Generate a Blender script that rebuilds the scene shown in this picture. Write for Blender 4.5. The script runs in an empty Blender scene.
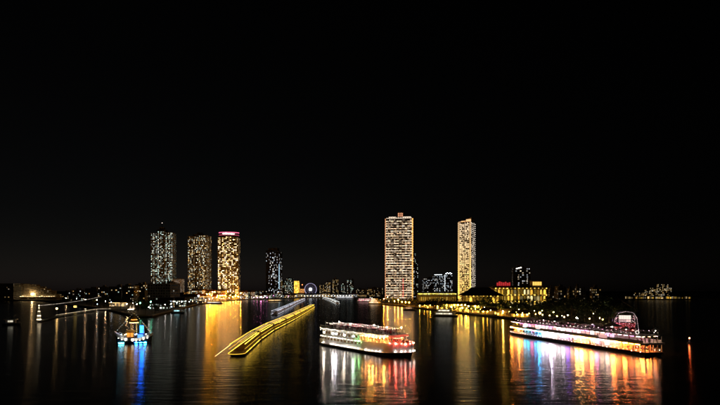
import bpy, math, random
from mathutils import Vector, Matrix, Euler
random.seed(7)
R = math.radians
SC = bpy.context.scene
COL = SC.collection

# ------------------------------------------------------------------ camera
CAM_H, FPX, HOR = 25.0, 470.0, 290.0        # metres above the river, focal length and horizon row (720 px frame)
cam_data = bpy.data.cameras.new('camera')
cam_data.sensor_width = 36.0
cam_data.lens = 36.0 * FPX / 720.0
cam_data.shift_y = (HOR - 202.5) / 720.0
cam_data.clip_start = 0.5
cam_data.clip_end = 20000
cam = bpy.data.objects.new('camera', cam_data)
COL.objects.link(cam)
cam.location = (0, 0, CAM_H)
cam.rotation_euler = (R(90), 0, 0)
SC.camera = cam

# ------------------------------------------------------------------ night sky
world = bpy.data.worlds.new('World')
SC.world = world
world.use_nodes = True
wn = world.node_tree.nodes
bg = wn['Background']
sky = wn.new('ShaderNodeTexSky')
sky.sky_type = 'NISHITA'
sky.sun_disc = False
SUN_EL, SUN_ROT = -5.6, -26.0
sky.sun_elevation = R(SUN_EL)
sky.sun_rotation = R(SUN_ROT)
sky.air_density = 1.0
sky.dust_density = 0.3
hs = wn.new('ShaderNodeHueSaturation')
hs.inputs['Saturation'].default_value = 0.3
world.node_tree.links.new(sky.outputs[0], hs.inputs['Color'])
world.node_tree.links.new(hs.outputs[0], bg.inputs['Color'])
bg.inputs['Strength'].default_value = 0.05

# faint moonlight from behind the bridge
moon = bpy.data.lights.new('moonlight', 'SUN')
moon.energy = 0.006
moon.angle = R(0.5)
moon.color = (0.8, 0.88, 1.0)
moon_o = bpy.data.objects.new('moonlight', moon)
COL.objects.link(moon_o)
moon_o.rotation_euler = (R(40), 0, R(20))

SC.view_settings.view_transform = 'Standard'
SC.view_settings.look = 'None'
SC.view_settings.exposure = 0.0
SC.view_settings.gamma = 1.0
SC.render.engine = 'CYCLES'
SC.cycles.use_denoising = True
SC.cycles.max_bounces = 5
SC.cycles.diffuse_bounces = 2
SC.cycles.glossy_bounces = 3
SC.cycles.caustics_reflective = False
SC.cycles.caustics_refractive = False
SC.cycles.sample_clamp_indirect = 300

# ------------------------------------------------------------------ helpers
def gy(py, z=0.0):                  # distance of a point at height z seen on row py
    return (CAM_H - z) * FPX / (py - HOR)
def gx(px, Y):
    return (px - 360.0) / FPX * Y
def gz(py, Y):
    return CAM_H - (py - HOR) / FPX * Y
def shore(px, py):
    Y = gy(py)
    return (gx(px, Y), Y)

ORD = ['first', 'second', 'third', 'fourth', 'fifth', 'sixth', 'seventh', 'eighth', 'ninth', 'tenth', 'eleventh',
       'twelfth', 'thirteenth', 'fourteenth', 'fifteenth', 'sixteenth', 'seventeenth', 'eighteenth', 'nineteenth',
       'twentieth'] + ['twenty-' + w for w in ['first', 'second', 'third', 'fourth', 'fifth', 'sixth', 'seventh',
       'eighth', 'ninth']] + ['thirtieth'] + ['thirty-' + w for w in ['first', 'second', 'third', 'fourth', 'fifth']]

def tag(o, label=None, cat=None, group=None, kind=None):
    if label: o['label'] = label
    if cat: o['category'] = cat
    if group: o['group'] = group
    if kind: o['kind'] = kind
    return o

def thing(name, label, cat, loc=(0, 0, 0), rz=0.0, group=None):
    o = bpy.data.objects.new(name, None)
    COL.objects.link(o)
    o.location = loc
    o.rotation_euler = (0, 0, rz)
    o.empty_display_size = 0.5
    return tag(o, label, cat, group)

def copy_tree(o, parent=None):
    c = o.copy()
    COL.objects.link(c)
    c.parent = parent
    for ch in list(o.children):
        copy_tree(ch, c)
    return c

def heavy(c):                       # a few lamps far brighter than the rest
    return sc(c, .3, .8) if random.random() < .68 else sc(c, 2.2, 4.5)

def sc(c, a, b_):                   # a colour at a random brightness
    k = random.uniform(a, b_)
    return tuple(x * k for x in c)

class MB:
    """collects faces, builds ONE mesh object"""
    def __init__(s):
        s.v, s.f, s.c, s.m = [], [], [], []
    def face(s, idx, c=None, m=0):
        s.f.append(idx); s.c.append(c); s.m.append(m)
    def poly(s, pts, c=None, m=0):
        b = len(s.v); s.v += [tuple(p) for p in pts]
        s.face(tuple(range(b, b + len(pts))), c, m)
    def box(s, cx, cy, cz, sx, sy, sz, rz=0.0, c=None, m=0):
        b = len(s.v); co, si = math.cos(rz), math.sin(rz)
        for z in (-.5, .5):
            for x, y in ((-.5, -.5), (.5, -.5), (.5, .5), (-.5, .5)):
                X, Y = x * sx, y * sy
                s.v.append((cx + X * co - Y * si, cy + X * si + Y * co, cz + z * sz))
        for q in ((0, 3, 2, 1), (4, 5, 6, 7), (0, 1, 5, 4), (1, 2, 6, 5), (2, 3, 7, 6), (3, 0, 4, 7)):
            s.face(tuple(b + i for i in q), c, m)
        return s
    def bx(s, x0, x1, y0, y1, z0, z1, c=None, m=0):
        return s.box((x0 + x1) / 2, (y0 + y1) / 2, (z0 + z1) / 2, x1 - x0, y1 - y0, z1 - z0, 0, c, m)
    def loft(s, rings, cap=True, closed=True, c=None, m=0):
        b = len(s.v); n = len(rings[0])
        for r in rings: s.v += [tuple(p) for p in r]
        for i in range(len(rings) - 1):
            for j in range(n if closed else n - 1):
                k = (j + 1) % n
                s.face((b + i * n + j, b + i * n + k, b + (i + 1) * n + k, b + (i + 1) * n + j), c, m)
        if cap and closed:
            s.face(tuple(b + j for j in reversed(range(n))), c, m)
            s.face(tuple(b + (len(rings) - 1) * n + j for j in range(n)), c, m)
        return s
    def prism(s, pts, z0, z1, c=None, m=0):
        return s.loft([[(x, y, z0) for x, y in pts], [(x, y, z1) for x, y in pts]], c=c, m=m)
    def cyl(s, x, y, z0, z1, r0, r1=None, n=8, c=None, m=0):
        r1 = r0 if r1 is None else r1
        return s.loft([[(x + r * math.cos(2 * math.pi * i / n), y + r * math.sin(2 * math.pi * i / n), z) for i in range(n)]
                       for z, r in ((z0, r0), (z1, r1))], c=c, m=m)
    def lathe(s, x, y, prof, n=10, c=None, m=0):
        return s.loft([[(x + r * math.cos(2 * math.pi * i / n), y + r * math.sin(2 * math.pi * i / n), z) for i in range(n)]
                       for r, z in prof], c=c, m=m)
    def tube(s, pts, r, n=5, c=None, m=0):
        pts = [Vector(p) for p in pts]; rings = []
        for i, p in enumerate(pts):
            d = (pts[min(i + 1, len(pts) - 1)] - pts[max(i - 1, 0)]).normalized()
            up = Vector((0, 0, 1)) if abs(d.z) < .9 else Vector((1, 0, 0))
            a = d.cross(up).normalized(); b2 = d.cross(a)
            rr = r[i] if isinstance(r, (list, tuple)) else r
            rings.append([p + (a * math.cos(2 * math.pi * j / n) + b2 * math.sin(2 * math.pi * j / n)) * rr for j in range(n)])
        return s.loft(rings, c=c, m=m)
    def bulb(s, x, y, z, r, c=None, m=0):
        b = len(s.v)
        s.v += [(x + r, y, z), (x, y + r, z), (x - r, y, z), (x, y - r, z), (x, y, z + r), (x, y, z - r)]
        for i in range(4):
            j = (i + 1) % 4
            s.face((b + i, b + j, b + 4), c, m); s.face((b + j, b + i, b + 5), c, m)
        return s
    def globe(s, x, y, z, r, n=8, k=5, c=None, m=0):
        return s.lathe(x, y, [(max(r * math.sin(math.pi * i / k), r * .02), z - r * math.cos(math.pi * i / k)) for i in range(k + 1)], n, c, m)
    def mesh(s, name, mats, smooth=False):
        me = bpy.data.meshes.new(name)
        me.from_pydata(s.v, [], s.f)
        for m in (mats if isinstance(mats, (list, tuple)) else [mats]): me.materials.append(m)
        if any(s.m): me.polygons.foreach_set('material_index', s.m)
        if any(c is not None for c in s.c):
            at = me.color_attributes.new('glow', 'FLOAT_COLOR', 'CORNER')
            data = []
            for f, c in zip(s.f, s.c):
                c = c or (0, 0, 0)
                data += [c[0], c[1], c[2], 1.0] * len(f)
            at.data.foreach_set('color', data)
        if smooth: me.polygons.foreach_set('use_smooth', [True] * len(s.f))
        me.update()
        return me
    def build(s, name, mats, parent=None, kind=None, label=None, smooth=False):
        o = bpy.data.objects.new(name, s.mesh(name, mats, smooth))
        COL.objects.link(o)
        o.parent = parent
        return tag(o, label, kind=kind)

def inst(name, me, parent, loc=(0, 0, 0), rz=0.0, kind=None):
    o = bpy.data.objects.new(name, me)
    COL.objects.link(o); o.parent = parent; o.location = loc; o.rotation_euler = (0, 0, rz)
    if kind: o['kind'] = kind
    return o

# ------------------------------------------------------------------ materials
def surf(name, col, rough=0.6, metal=0.0, vary=0.25, scale=1.0, bump=0.0):
    m = bpy.data.materials.new(name); m.use_nodes = True
    nt = m.node_tree; b = nt.nodes['Principled BSDF']
    tc = nt.nodes.new('ShaderNodeTexCoord'); nz = nt.nodes.new('ShaderNodeTexNoise')
    nz.inputs['Scale'].default_value = scale; nz.inputs['Detail'].default_value = 6
    nt.links.new(tc.outputs['Object'], nz.inputs['Vector'])
    rp = nt.nodes.new('ShaderNodeValToRGB')
    e = rp.color_ramp.elements
    e[0].position, e[1].position = .3, .75
    e[0].color = tuple(c * (1 - vary) for c in col) + (1,)
    e[1].color = tuple(min(1, c * (1 + vary)) for c in col) + (1,)
    nt.links.new(nz.outputs['Fac'], rp.inputs['Fac']); nt.links.new(rp.outputs['Color'], b.inputs['Base Color'])
    b.inputs['Roughness'].default_value = rough; b.inputs['Metallic'].default_value = metal
    if bump:
        bp = nt.nodes.new('ShaderNodeBump'); bp.inputs['Strength'].default_value = bump
        nt.links.new(nz.outputs['Fac'], bp.inputs['Height']); nt.links.new(bp.outputs['Normal'], b.inputs['Normal'])
    return m

def glow(name, col, strength):
    m = bpy.data.materials.new(name); m.use_nodes = True
    nt = m.node_tree; b = nt.nodes['Principled BSDF']
    b.inputs['Base Color'].default_value = (.6, .6, .6, 1)
    b.inputs['Emission Color'].default_value = tuple(col) + (1,)
    b.inputs['Emission Strength'].default_value = strength
    return m

def pane_mat(name, strength=1.0):          # lit rooms behind glass: colour of each room in the mesh
    m = bpy.data.materials.new(name); m.use_nodes = True
    nt = m.node_tree; b = nt.nodes['Principled BSDF']
    at = nt.nodes.new('ShaderNodeAttribute'); at.attribute_name = 'glow'
    b.inputs['Base Color'].default_value = (.02, .02, .025, 1)
    b.inputs['Roughness'].default_value = .1
    nt.links.new(at.outputs['Color'], b.inputs['Emission Color'])
    b.inputs['Emission Strength'].default_value = strength
    return m

M = {}
M['pane'] = pane_mat('lit_pane')
M['glass'] = surf('dark_glass', (.012, .014, .018), .08, vary=.3)
M['concrete'] = surf('concrete', (.32, .31, .29), .8, scale=.3)
M['conc_dark'] = surf('dark_concrete', (.10, .10, .10), .8, scale=.3)
M['cream'] = surf('cream_render', (.62, .55, .40), .8, vary=.12, scale=.4)
M['roof'] = surf('dark_roof_tile', (.055, .035, .03), .7, scale=2.0, bump=.3)
M['roof_red'] = surf('red_roof_tile', (.16, .05, .035), .7, scale=2.0, bump=.3)
M['metal'] = surf('grey_metal', (.18, .18, .19), .4, .6, scale=2)
M['white'] = surf('white_paint', (.76, .75, .72), .35, vary=.06, scale=.8)
M['black'] = surf('black_hull_paint', (.015, .015, .017), .3, vary=.3)
M['wood'] = surf('teak_deck', (.20, .11, .055), .6, scale=3)
M['bark'] = surf('bark', (.07, .05, .035), .9, scale=3, bump=.4)
M['leaf'] = surf('leaves', (.05, .075, .025), .6, vary=.5, scale=.35)
M['leaf2'] = surf('leaves_dark', (.035, .06, .022), .6, vary=.5, scale=.35)
M['gold'] = surf('gold_paint', (.75, .48, .12), .35, .3, vary=.1)
M['blue'] = surf('blue_paint', (.08, .16, .45), .4, vary=.15)
M['red'] = surf('red_paint', (.5, .05, .04), .5, vary=.15)
M['tarp'] = surf('dark_tarpaulin', (.07, .06, .04), .7, vary=.4, scale=.7)
M['ground'] = surf('bank_ground', (.05, .05, .04), .95, vary=.5, scale=.05, bump=.2)
M['gl_white'] = glow('lamp_white', (1, .93, .82), 26)
M['gl_cool'] = glow('lamp_cool', (.75, .9, 1), 26)
M['gl_warm'] = glow('lamp_warm', (1, .62, .22), 26)
M['gl_yellow'] = glow('lamp_yellow', (1, .6, .1), 20)
M['gl_sodium'] = glow('lamp_sodium', (1, .36, .02), 5500)  # for amber lamps added to lay orange streaks on the river
M['gl_garden'] = glow('lamp_garden', (1, .68, .28), 600)
M['gl_street'] = glow('lamp_street', (1, .6, .28), 260)
M['gl_promenade'] = glow('lamp_promenade', (1, .56, .07), 1300)
M['gl_pink'] = glow('lamp_pink', (1, .25, .65), 26)
M['gl_red'] = glow('lamp_red', (1, .06, .03), 26)
M['gl_green'] = glow('lamp_green', (.2, 1, .55), 26)

# water
wm = bpy.data.materials.new('river_water'); wm.use_nodes = True
nt = wm.node_tree; b = nt.nodes['Principled BSDF']
b.inputs['Base Color'].default_value = (.012, .011, .008, 1)
b.inputs['Roughness'].default_value = .185
b.inputs['Anisotropic'].default_value = .6       # wind waves run up and down the river
tg = nt.nodes.new('ShaderNodeCombineXYZ'); tg.inputs[1].default_value = 1.0
nt.links.new(tg.outputs[0], b.inputs['Tangent'])
b.inputs['IOR'].default_value = 1.33
tc = nt.nodes.new('ShaderNodeTexCoord')
def wave(scale, sx, sy, detail):
    mp = nt.nodes.new('ShaderNodeMapping'); mp.inputs['Scale'].default_value = (sx, sy, 1)
    nz = nt.nodes.new('ShaderNodeTexNoise'); nz.inputs['Scale'].default_value = scale; nz.inputs['Detail'].default_value = detail
    nt.links.new(tc.outputs['Object'], mp.inputs['Vector']); nt.links.new(mp.outputs['Vector'], nz.inputs['Vector'])
    return nz
n1 = wave(1.0, .10, .42, 4); n2 = wave(1.0, .02, .05, 3)
b1 = nt.nodes.new('ShaderNodeBump'); b1.inputs['Strength'].default_value = .30; b1.inputs['Distance'].default_value = .35
b2 = nt.nodes.new('ShaderNodeBump'); b2.inputs['Strength'].default_value = .15; b2.inputs['Distance'].default_value = .8
nt.links.new(n1.outputs['Fac'], b1.inputs['Height']); nt.links.new(n2.outputs['Fac'], b2.inputs['Height'])
nt.links.new(b1.outputs['Normal'], b2.inputs['Normal']); nt.links.new(b2.outputs['Normal'], b.inputs['Normal'])
M['water'] = wm

# ------------------------------------------------------------------ setting: river and banks
w = MB(); w.poly([(-9000, -800, 0), (9000, -800, 0), (9000, 9000, 0), (-9000, 9000, 0)])
tag(w.build('river_water', M['water']), kind='structure')

BANK = 1.6
SHP = [(-260, 300.6), (0, 300.6), (40, 301.2), (57, 303), (72, 306), (95, 308.5), (106, 310.5), (118, 313), (136, 318), (152, 317.5),
       (176, 311), (196, 305.5), (217, 302), (245, 300), (300, 298.2), (354, 298), (368, 300), (382, 304.5), (412, 308), (440, 311.5),
       (480, 316.3), (515, 320), (560, 326), (606, 330), (629, 331), (636, 326), (634, 310), (622, 302), (628, 299.9), (692, 299.9),
       (760, 299.9), (1100, 299.9)]
line = [shore(*p) for p in SHP]
def shore_Y(px):                     # distance of the near waterline under picture column px
    for (a, ya), (b_, yb) in zip(SHP[:24], SHP[1:25]):
        if a <= px <= b_: return gy(ya + (yb - ya) * (px - a) / (b_ - a))
    return gy(331)
outer = [(9000, 1186), (9000, 9000), (-9000, 9000), (-9000, 1108)]
import bmesh
bm = bmesh.new()
vs = [bm.verts.new((x, y, BANK)) for x, y in line + outer]
top = bm.faces.new(vs)
ext = bmesh.ops.extrude_face_region(bm, geom=[top])
bmesh.ops.translate(bm, vec=(0, 0, -4), verts=[e for e in ext['geom'] if isinstance(e, bmesh.types.BMVert)])
bmesh.ops.triangulate(bm, faces=[f for f in bm.faces if len(f.verts) > 4])
bmesh.ops.recalc_face_normals(bm, faces=bm.faces)
me = bpy.data.meshes.new('ground'); bm.to_mesh(me); bm.free()
me.materials.append(M['ground'])
gr = bpy.data.objects.new('ground', me); COL.objects.link(gr); tag(gr, kind='structure')
# concrete embankment coping along the waterline
cp = MB()
for (x0, y0), (x1, y1) in zip(line[:-1], line[1:]):
    L = math.hypot(x1 - x0, y1 - y0); a = math.atan2(y1 - y0, x1 - x0)
    cp.box((x0 + x1) / 2, (y0 + y1) / 2, BANK + .25, L, 1.0, 1.1, a)
tag(cp.build('river_embankment', M['concrete']), kind='structure')

# ------------------------------------------------------------------ buildings
def pick(palette, k, dim=.25):
    c = random.choice(palette)
    s = k * (dim + (1 - dim) * random.random() ** 2.2)
    return tuple(x * s for x in c)

WARM = [(1, .66, .25), (1, .74, .36), (1, .58, .18), (1, .85, .6)]
COOL = [(.85, 1, .8), (.9, .95, .85), (1, .85, .55), (.7, 1, .9)]
WHITE = [(.9, .95, 1), (.75, .88, 1), (1, .95, .85)]
YEL = [(1, .55, .06), (1, .61, .09), (1, .49, .05)]

def block(parent, x0, x1, y0, y1, z0, z1, fh, bw, lit, pal, k, wall=None, ratio=(.62, .5), sides='flr', depth=.45,
          piers=True, cluster=0, slabs=True, wallname='wall', dim=.25):
    """a storeyed block: wall core, projecting slabs and piers, lit and unlit panes"""
    core, rib, lp, dp = MB(), MB(), MB(), MB()
    core.bx(x0, x1, y0, y1, z0, z1)
    nf = max(1, int(round((z1 - z0) / fh))); fh = (z1 - z0) / nf
    for sd in sides:
        W = (x1 - x0) if sd in 'fb' else (y1 - y0)
        nb = max(1, int(round(W / bw))); q = W / nb
        def pt(u, o):
            return {'f': (x0 + u, y0 - o), 'b': (x1 - u, y1 + o), 'l': (x0 - o, y1 - u), 'r': (x1 + o, y0 + u)}[sd]
        colgate = [random.random() for _ in range(nb)]
        for i in range(nf):
            za = z0 + i * fh + fh * (1 - ratio[1]) * .55; zb = za + fh * ratio[1]
            rowb = random.random()
            for j in range(nb):
                rw = q * ratio[0] * random.choice([.55, .8, 1, 1.15]); u0 = j * q + (q - rw) * random.uniform(.2, .8); u1 = u0 + rw
                pr = lit * (1 if not cluster else (.35 + 1.3 * colgate[j]))
                on = random.random() < pr
                (ax, ay), (bx_, by) = pt(u0, .05), pt(u1, .05)
                t = lp if on else dp
                t.poly([(ax, ay, za), (bx_, by, za), (bx_, by, zb), (ax, ay, zb)], pick(pal, k, dim) if on else None)
        if slabs:
            for i in range(nf + 1):
                z = z0 + i * fh
                a, bb = pt(0, depth / 2), pt(W, depth / 2)
                if sd in 'fb': rib.bx(x0 - .1, x1 + .1, a[1] - depth / 2, a[1] + depth / 2, z - .2, z + .25)
                else: rib.bx(a[0] - depth / 2, a[0] + depth / 2, y0, y1, z - .2, z + .25)
        if piers:
            for j in range(nb + 1):
                u = min(max(j * q, .15), W - .15); a = pt(u, depth * .3)
                sx, sy = (.5, depth * .6) if sd in 'fb' else (depth * .6, .5)
                rib.box(a[0], a[1], (z0 + z1) / 2, sx, sy, z1 - z0 - .06)
    wm_ = wall or M['concrete']
    core.build(wallname, wm_, parent)
    if rib.f: rib.build('facade_frame', wm_, parent, kind='stuff')
    if lp.f: lp.build('lit_window', M['pane'], parent, kind='stuff')
    if dp.f: dp.build('dark_window', M['glass'], parent, kind='stuff')

def roof_plant(parent, x0, x1, y0, y1, z, n=3):
    for i in range(n):
        m = MB(); sx, sy, h = random.uniform(.12, .25) * (x1 - x0), random.uniform(.2, .4) * (y1 - y0), random.uniform(2, 4)
        cx = random.uniform(x0 + sx, x1 - sx)
        m.box(cx, (y0 + y1) / 2, z + h / 2 + .25, sx, sy, h)
        m.box(cx, (y0 + y1) / 2, z + h + .35, sx + .5, sy + .5, .25)
        m.build('roof_plant_room', M['conc_dark'], parent)

# --- left bank towers
def place(px, Y): return (gx(px, Y), Y, BANK)
t = thing('apartment_tower', 'tall pale green-lit apartment tower, leftmost on the left bank', 'tower', place(162, 1200), R(6))
for (a, c, y0, z1) in ((-27, -10, 0, 168), (-9.7, 6, -3, 173), (6.3, 26, 0, 170)):
    block(t, a, c, y0, 30, 0, z1, 3.3, 3.0, .68, COOL, 2.4, ratio=(.62, .45), cluster=1, dim=.06, depth=1.3)
m = MB(); m.bx(-14, 8, 4, 24, 168, 178); m.bx(-9, 2, 8, 20, 178, 185); m.build('crown', M['conc_dark'], t)
m = MB(); m.cyl(-4, 14, 185, 196, .5, .15, 6); m.build('antenna', M['metal'], t)
m = MB(); m.bulb(-4, 14, 184.5 + 12, .9); m.build('beacon_light', glow('crown_beacon', (1, .8, .7), 3), t)

t = thing('apartment_block', 'small pale apartment block tucked beside the leftmost tower', 'building', place(177, 1180), R(4))
block(t, -12, 12, 0, 20, 0, 50, 3.4, 4, .75, [(1, .8, .6), (1, .7, .5)], .5, M['cream'], ratio=(.7, .6))
m = MB(); m.bx(-11.5, 11.5, -.3, 20, 50.3, 51.6); m.build('parapet', M['cream'], t)

t = thing('apartment_tower', 'apartment tower with scattered warm windows between the green-lit and pink-crowned towers', 'tower', place(197.3, 1180), R(-8))
for (a, c, y0, z1) in ((-25, -9, 0, 158), (-8.7, 4, -2.5, 150), (4.3, 24, .4, 160)):
    block(t, a, c, y0, 28, 0, z1, 3.3, 3.0, .55, COOL[:3] + WARM, 2.9, ratio=(.62, .45), cluster=1, dim=.05, depth=1.3)
m = MB(); m.bx(-15, 12, 6, 22, 158.3, 164); m.bx(-6, 6, 9, 18, 164, 169); m.build('crown', M['conc_dark'], t)

t = thing('apartment_tower', 'tower of bright yellow windows with a glowing pink and white crown', 'tower', place(228, 1150), R(5))
for (a, c, y0, z1) in ((-24, -8.3, 0, 152), (-8, 8, -2, 154), (8.3, 24, 0, 152)):
    block(t, a, c, y0, 28, 0, z1, 3.6, 3.3, .52, [(1, .62, .24), (1, .68, .32), (1, .58, .18), (1, .75, .45)], 8, ratio=(.8, .42), cluster=1, dim=.04, depth=1.2)
m = MB(); m.bx(-23, 23, 1, 27, 154.3, 157); m.build('crown_base', M['conc_dark'], t)
m = MB(); m.loft([[(23.5 * math.cos(a) * s, 14 + 14 * math.sin(a) * s, z) for a in [2 * math.pi * i / 28 for i in range(28)]]
                  for z, s in ((157, 1.0), (166, 1.02), (166.5, .9))]); m.build('crown_drum', M['concrete'], t)
m = MB()
for i in range(28):
    a = math.pi + math.pi * (i + .5) / 28
    m.box(24.3 * math.cos(a), 14 + 14.8 * math.sin(a), 164.6, 2.6, .5, 1.8, a + math.pi / 2)
m.build('pink_crown_light', glow('crown_pink', (1, .16, .35), 1.1), t, kind='stuff')
m = MB()
for i in range(28):
    a = math.pi + math.pi * (i + .5) / 28
    m.box(24.3 * math.cos(a), 14 + 14.8 * math.sin(a), 158.3, 2.6, .5, .8, a + math.pi / 2)
m.build('red_crown_light', glow('crown_red', (1, .12, .25), .7), t, kind='stuff')
m = MB()
for x, wd, z, h in ((-10.5, 5, 161.2, 2.2), (-4.5, 5, 161.6, 3.2), (2, 6, 161.2, 2.4), (8.5, 5, 161, 2.8), (13.5, 3.4, 161, 2)):
    yy = 14 - 14.9 * math.sqrt(max(0, 1 - (x / 24.3) ** 2))
    m.box(x, yy - .3, z, wd, .4, h)
m.build('rooftop_sign', glow('crown_sign', (1, .92, .85), 3.5), t)

t = thing('glass_tower', 'dark tower with streaks of cool white light, behind the shore right of the pink-crowned tower', 'tower', place(272.5, 1500), R(-10))
block(t, -22, -5, 0, 30, 0, 150, 4, 4.2, .16, WHITE, 1.3, M['conc_dark'], ratio=(.5, .8), cluster=1)
block(t, -4.7, 9, -3, 30, 0, 140, 4, 4.4, .5, WHITE, 2.0, M['conc_dark'], ratio=(.4, .92), cluster=1)
block(t, 9.3, 22, 0, 30, 0, 146, 4, 4.2, .22, WHITE, 1.3, M['conc_dark'], ratio=(.5, .8), cluster=1)
m = MB(); m.bx(-16, 14, 6, 26, 150, 158); m.build('crown', M['conc_dark'], t)
m = MB()
for i in range(14): m.box(22.3, -.6, 30 + i * 5.6, .8, .5, 4.6)
m.build('edge_light_strip', glow('edge_cool', (.5, .8, 1), 3.0), t, kind='stuff')

# --- mid-rise skyline in the centre
def midrise(px0, px1, py, Y, label, pal, k, lit, wall='conc_dark', rz=0, fh=3.8, bw=4.2, top=None, ratio=(.6, .5), name='office_block', base=BANK):
    wd = (px1 - px0) / FPX * Y; h = gz(py, Y) - BANK
    t = thing(name, label, 'building', place((px0 + px1) / 2, Y), R(rz))
    block(t, -wd / 2, wd / 2, 0, min(30, wd * .8), 0, h, fh, bw, lit, pal, k, M[wall], ratio=ratio, cluster=1)
    m = MB(); m.bx(-wd / 2 + .4, wd / 2 - .4, -.2, min(30, wd * .8), h + .25, h + 1.5); m.build('parapet', M[wall], t)
    roof_plant(t, -wd / 2, wd / 2, 0, min(30, wd * .8), h + 1.2, 2)
    return t, wd, h

midrise(272.5, 279, 283, 1620, 'short dim block beside the foot of the dark cool-lit tower', WARM, .9, .4, rz=5)
midrise(281, 287.5, 281, 1640, 'mid-rise block with pale windows just right of the dark tower', COOL, 1.2, .55, rz=-4)
midrise(286.5, 293, 278.5, 1700, 'mid-rise block with pale windows touching the golden building', COOL, 1.2, .55, rz=3)
t, wd, h = midrise(294, 299.4, 281, 1600, 'slim building glowing solid gold, left of the ferris wheel', YEL, 4.5, 1.0, 'cream', ratio=(.92, .86), rz=4)
t, wd, h = midrise(319.5, 325, 285, 1760, 'low block of warm windows right of the ferris wheel', WARM, 1.0, .6)
midrise(325, 331.5, 282.5, 1720, 'mid-rise with warm windows, second right of the ferris wheel', WARM, 1.1, .6, rz=4)
t, wd, h = midrise(332.5, 338.5, 279.5, 1740, 'warm-lit mid-rise with a pointed spire right of the ferris wheel', WARM, 1.0, .6)
m = MB(); m.lathe(0, 8, [(6, h + 1), (4.5, h + 4), (1.2, h + 8), (.2, h + 14)], 8); m.build('spire', M['concrete'], t)
midrise(341, 346, 283.5, 1730, 'small block of white windows left of the squarish lit apartment block', COOL, 1.1, .5)
midrise(347, 353.6, 280, 1700, 'squarish apartment block of white windows, last before the big striped tower', COOL, 1.3, .6, rz=-3)
midrise(355, 366, 289, 1750, 'very low dim block far behind the ferry pier', WARM, .7, .3)
midrise(367, 383, 288, 1700, 'low wide dim block left of the big striped tower', WARM, .7, .3)
midrise(424, 434, 278.5, 1450, 'dark block with sparse white windows, leftmost behind the golden arcade', WHITE, 1.3, .35, rz=6)
t, wd, h = midrise(434, 444.3, 275, 1500, 'dark block with white roof lights, middle of three behind the golden arcade', WHITE, 1.3, .38)
m = MB()
for i in range(5): m.box(-wd * .4 + i * 5, -.6, h + .9, 4, .4, 1.6)
m.build('roof_light', glow('roof_cool', (.8, .92, 1), 3), t, kind='stuff')
t, wd, h = midrise(445, 452.4, 274, 1480, 'dark block with bright white stepped roof beside the golden tower', WHITE, 1.4, .35, rz=-5)
m = MB()
for i in range(5): m.box(-wd * .36 + i * 4.2, -.6, h + 1.2 + (i % 2) * 2.4, 3.6, .4, 1.8)
m.box(-wd / 2 - .2, -.4, h * .62, .6, .5, h * .7)
m.build('roof_light', glow('roof_cool2', (.85, .95, 1), 3.5), t, kind='stuff')
t, wd, h = midrise(513.5, 530, 268, 900, 'dark tower with scattered pale windows behind the yellow hotel', [(1, .9, .75), (1, .8, .55), (.9, .95, 1)], 1.1, .38, rz=-12, bw=3.8)
m = MB()
for i, x in enumerate((-9, -5.5, -2)): m.box(x, -.7, h - 1 + i * .9, 3, .5, 1.7)
m.build('roof_light', glow('roof_warmwhite', (1, .93, .8), 3), t, kind='stuff')

# orange drum building next to the wheel
t = thing('drum_building', 'round orange-lit drum building with a red beacon left of the ferris wheel', 'building', place(302, 1580))
m = MB(); m.cyl(0, 6, 0, 28, 7.2, n=20); m.build('wall', M['cream'], t)
m = MB()
for i in range(7):
    for j in range(14):
        a = math.pi + math.pi * (j + .5) / 14
        m.box(7.25 * math.cos(a), 6 + 7.25 * math.sin(a), 2.5 + i * 3.8, .25, 1.15, 2.4, a, c=pick([(1, .35, .08), (1, .45, .12)], 2.2))
m.build('lit_window', M['pane'], t, kind='stuff')
m = MB(); m.lathe(0, 6, [(7.5, 28), (6.2, 31), (3.5, 33), (.4, 34)], 20); m.build('dome', M['roof_red'], t)
m = MB(); m.cyl(0, 6, 34, 40, .3, n=6); m.build('mast', M['metal'], t)
m = MB(); m.globe(0, 6, 41, 2.0); m.build('beacon_light', glow('beacon_orange', (1, .25, .08), 3), t)

# ferris wheel
FY = 1620
t = thing('ferris_wheel', 'ferris wheel with a glowing white hub and violet rim on the far shore', 'ferris wheel', place(310.6, FY), R(-6))
RW, HZ = 20.5, gz(289.3, FY) - BANK
m = MB()
for yy in (-2, 2):
    m.tube([(RW * math.cos(2 * math.pi * i / 48), yy, HZ + RW * math.sin(2 * math.pi * i / 48)) for i in range(49)], .45, 6)
m.build('rim', glow('rim_violet', (.6, .58, 1), .7), t)
spm = MB(); spm.tube([(0, 0, 0), (RW, 0, 0)], .18, 5); spm = spm.mesh('spoke', glow('spoke_violet', (.5, .45, .9), .35))
gm = MB(); gm.bx(-1.2, 1.2, -1.4, 1.4, -2.8, -.4); gm.tube([(0, 0, 0), (0, 0, -.5)], .15, 5); gm = gm.mesh('gondola', M['white'])
for i in range(20):
    a = 2 * math.pi * i / 20
    o = inst('spoke', spm, t, (0, 0, HZ)); o.rotation_euler = (0, -a, 0)
    inst('gondola', gm, t, ((RW + .6) * math.cos(a), 0, HZ + (RW + .6) * math.sin(a)))
m = MB()
for i in range(24):
    a0, a1 = 2 * math.pi * i / 24, 2 * math.pi * (i + 1) / 24
    m.poly([(0, -3.4, HZ), (5.4 * math.cos(a0), -3, HZ + 5.4 * math.sin(a0)), (5.4 * math.cos(a1), -3, HZ + 5.4 * math.sin(a1))])
    m.poly([(5.4 * math.cos(a0), -3, HZ + 5.4 * math.sin(a0)), (5.4 * math.cos(a0), -2.4, HZ + 5.4 * math.sin(a0)),
            (5.4 * math.cos(a1), -2.4, HZ + 5.4 * math.sin(a1)), (5.4 * math.cos(a1), -3, HZ + 5.4 * math.sin(a1))])
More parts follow.
